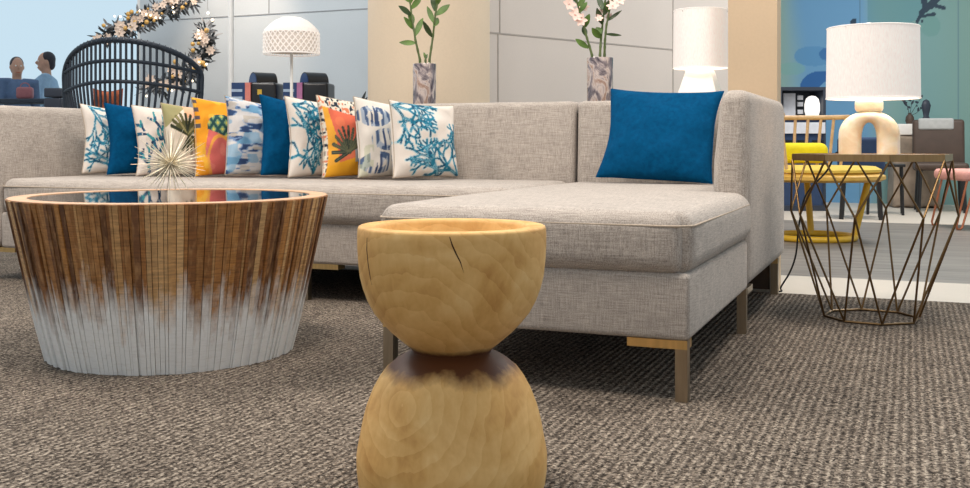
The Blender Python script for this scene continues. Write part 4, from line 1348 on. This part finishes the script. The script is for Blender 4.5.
pt = thing('plinth_table', 'crumpled taupe stone plinth with a white slab top beside the brown chair', 'table', c, R(-15))
b = MB()
b.soft(-.20, .19, -.18, .18, 0, .685, .03, n=10, warp=lambda p: Vector((p.x*(1 + .12*(1-p.z/.68)), p.y*(1 + .12*(1-p.z/.68)), p.z)) + mnoise.noise_vector(p*9)*.022)
b.build('body', M['stone'], pt, 30)
b = MB(); b.soft(-.20, .18, -.175, .175, .69, .795, .008, n=3); b.build('slab', M['white'], pt)
tv = thing('bud_vase', 'small dark vase of bare twigs on the white slab plinth', 'vase', (c.x - .04, c.y, .790))
b = MB(); b.lathe([(.01, 0), (.03, 0), (.042, .03), (.036, .07), (.016, .095), (.018, .105), (.012, .105), (.01, .09)], 24); b.build('body', M['brown'], tv)
rg = random.Random(4)
for (ex, ez) in ((-.07, .30), (.10, .24), (.02, .22), (-.03, .20), (.14, .17)):
    b = MB(); b.tube([(0, 0, .08), (ex*.4, 0, ez*.6), (ex, 0, ez)], [.003, .0025, .0015], 6); tw_ = b.build('twig', M['garleaf'], tv)
    b = MB()
    for j in range(3):
        q = Vector((ex*(.6+.2*j), rg.uniform(-.02, .02), ez*(.7+.15*j))); b.leaf(q, q + Vector((rg.uniform(-.05, .05), 0, rg.uniform(.0, .05))), .022, (0, -1, 0))
    b.build('twig_leaf', M['cabinet'], tw_, 60)
dv = thing('figurine', 'small dark upright ornament on the white slab plinth, right of the twigs', 'ornament', (c.x + .095, c.y - .05, .795))
b = MB(); b.lathe([(.005, 0), (.045, 0), (.048, .03), (.025, .07), (.035, .12), (.045, .17), (.03, .215), (.005, .23)], 20, sx=1, sy=.6); b.build('body', M['cabinet'], dv)
c = at(984, HOR, 7.45); c.z = -.006
ps = thing('pink_chair', 'dusty pink seat on copper wire legs at the right edge', 'chair', c, 0)
b = MB(); b.soft(-.27, .27, -.24, .24, .345, .425, .035, n=6); b.build('seat', M['pinkseat'], ps, 60)
for sx in (-1, 1):
    for sy in (-1, 1):
        x, y = sx*.245, sy*.2
        b = MB(); b.tube([(x - sx*.03, y, .35), (x + sx*.045, y, .03), (x + sx*.04, y, .008), (x + sx*.02, y, .006), (x + sx*.005, y, .02), (x - sx*.09, y, .35)], .008, 8); b.build('leg', M['copper'], ps)

# charcoal display cabinet with small glowing lamp
c = at(796, HOR, 9.5); c.z = -.006
cb2 = thing('cabinet', 'charcoal display cabinet with pale panels in front of the mural', 'cabinet', c, 0)
b = MB()
b.box(-.21, .21, .17, .2, 0, 1.12); b.box(-.21, -.185, -.2, .17, 0, 1.12); b.box(.185, .21, -.2, .17, 0, 1.12); b.box(-.185, .185, -.2, .17, 1.09, 1.12); b.box(-.185, .185, -.2, .17, .82, .845); b.box(-.185, .185, -.2, .17, 0, .05)
b.build('carcass', M['cabinet'], cb2, 20)
b = MB(); b.box(-.20, .20, -.215, -.2, .70, .80); b.build('front_rail', M['panelwhite'], cb2, 20)
for x in (-.14, .0, .14):
    b = MB(); b.box(x-.05, x+.05, -.205, -.19, .46, .64); b.build('panel', M['blackplastic'], cb2, 20)
b = MB(); b.box(-.185, .185, -.19, -.17, .05, .82); b.build('back_board', M['navy'], cb2, 20)
b = MB(); b.box(-.13, -.02, -.05, -.03, .845, 1.07); b.build('display_card', M['panelwhite'], cb2, 20)
for z in (.90, .97, 1.03):
    b = MB(); b.box(.0, .05, -.05, -.03, z-.02, z+.02); b.build('display_block', M['panelwhite'], cb2, 20)
c2 = at(808, HOR, 9.5)
gl = thing('globe_lamp', 'small glowing rounded lamp on the charcoal cabinet shelf', 'lamp', (c2.x, 9.38, .8405))
b = MB(); b.lathe([(.01, 0), (.045, 0), (.045, .015), (.01, .015)], 24); b.build('base', M['steel'], gl)
b = MB(); b.lathe([(.01, .015), (.058, .02), (.068, .06), (.068, .12), (.055, .17), (.03, .192), (.005, .198)], 28); b.build('lamp_shade', M['globe'], gl, 60)

# power cord of the alabaster lamp
cd = thing('power_cord', 'thin black power cord trailing over the tile behind the sofa corner', 'cord', (0, 0, 0))
cp_ = [S(-.05, 1.945, .004), S(-.01, 1.94, .004), at(781, 287, 4.16), at(790, 272, 4.1), at(796, 254, 4.05), at(799, 225, 4.0), at(806, 195, 3.97), at(826, 172, 3.93), Vector((TX-.03, TY+.30, .552)), Vector((TX-.02, TY+.268, .5755)), Vector((TX-.016, TY+.06, .573))]
def cat(P, n=8):
    out = []
    for i in range(len(P)-1):
        p0, p1, p2_, p3 = P[max(i-1,0)], P[i], P[i+1], P[min(i+2, len(P)-1)]
        for k in range(n):
            t = k/n
            out.append(.5*((2*p1) + (p2_-p0)*t + (2*p0-5*p1+4*p2_-p3)*t*t + (3*p1-p0-3*p2_+p3)*t**3))
    out.append(P[-1]); return out
b = MB(); b.tube(cat(cp_), .0035, 6); b.build('cable', M['cord'], cd)

# ------------------------------------------------------------------ light
sc = bpy.context.scene
w = bpy.data.worlds.new('World'); sc.world = w; w.use_nodes = True
nt = w.node_tree
bgn = nt.nodes['Background']; bgn.inputs[1].default_value = 1.0
tcw = nt.nodes.new('ShaderNodeTexCoord'); sxw = nt.nodes.new('ShaderNodeSeparateXYZ'); rpw = nt.nodes.new('ShaderNodeValToRGB'); mpw = nt.nodes.new('ShaderNodeMapRange')
nt.links.new(tcw.outputs['Generated'], sxw.inputs[0]); nt.links.new(sxw.outputs[1], mpw.inputs[0])
mpw.inputs[1].default_value = -1.0; mpw.inputs[2].default_value = 1.0
nt.links.new(mpw.outputs[0], rpw.inputs[0]); nt.links.new(rpw.outputs[0], bgn.inputs[0])
rpw.color_ramp.elements[0].position = .3; rpw.color_ramp.elements[0].color = (.56, .60, .63, 1)
rpw.color_ramp.elements[1].position = .85; rpw.color_ramp.elements[1].color = (.62, .78, .88, 1)
def area(name, loc, target, size, watts, col):
    l = bpy.data.lights.new(name, 'AREA'); l.shape = 'DISK'; l.size = size; l.energy = watts; l.color = col
    o = bpy.data.objects.new(name, l); o.location = loc
    o.rotation_euler = (Vector(target) - Vector(loc)).to_track_quat('-Z', 'Y').to_euler()
    return link(o)
warm = (1.0, .90, .80)
area('ceiling_light', (-.4, 2.0, 3.3), (-.3, 2.3, 0), .9, 72, warm)
area('ceiling_light', (-2.4, 3.6, 3.3), (-2.2, 3.8, 0), .9, 84, warm)
area('ceiling_light', (1.6, 3.2, 3.3), (1.4, 3.4, 0), .9, 60, warm)
area('ceiling_light', (3.4, 7.4, 3.2), (3.4, 7.8, 0), 1.2, 85, (1, .95, .90))
area('ceiling_light', (.9, 5.9, 3.2), (.9, 6.6, 1), .6, 14, warm)
area('ceiling_light', (-2.2, 7.2, 3.2), (-2.3, 7.6, 1), .8, 40, (1, .94, .88))

l = bpy.data.lights.new('wall_spot', 'SPOT'); l.energy = 150; l.color = (1, .72, .5); l.spot_size = R(46); l.spot_blend = .8; l.shadow_soft_size = .08
o = bpy.data.objects.new('wall_spot', l); o.location = S(-4.7, 4.2, 3.2); o.rotation_euler = (S(-4.85, 5.0, 1.5) - S(-4.7, 4.2, 3.2)).to_track_quat('-Z', 'Y').to_euler(); link(o)

cam = bpy.data.cameras.new('Camera'); co = bpy.data.objects.new('Camera', cam); link(co)
co.location = (0, 0, CAMH); co.rotation_euler = (PI/2, 0, 0)
cam.sensor_width = 36; cam.lens = 36*F/970; cam.shift_y = -(244-HOR)/970
cam.clip_start = .05; cam.clip_end = 100
sc.camera = co
sc.view_settings.view_transform = 'Standard'; sc.view_settings.look = 'None'
sc.view_settings.gamma = 1; sc.view_settings.use_curve_mapping = False
sc.view_settings.exposure = 0.0
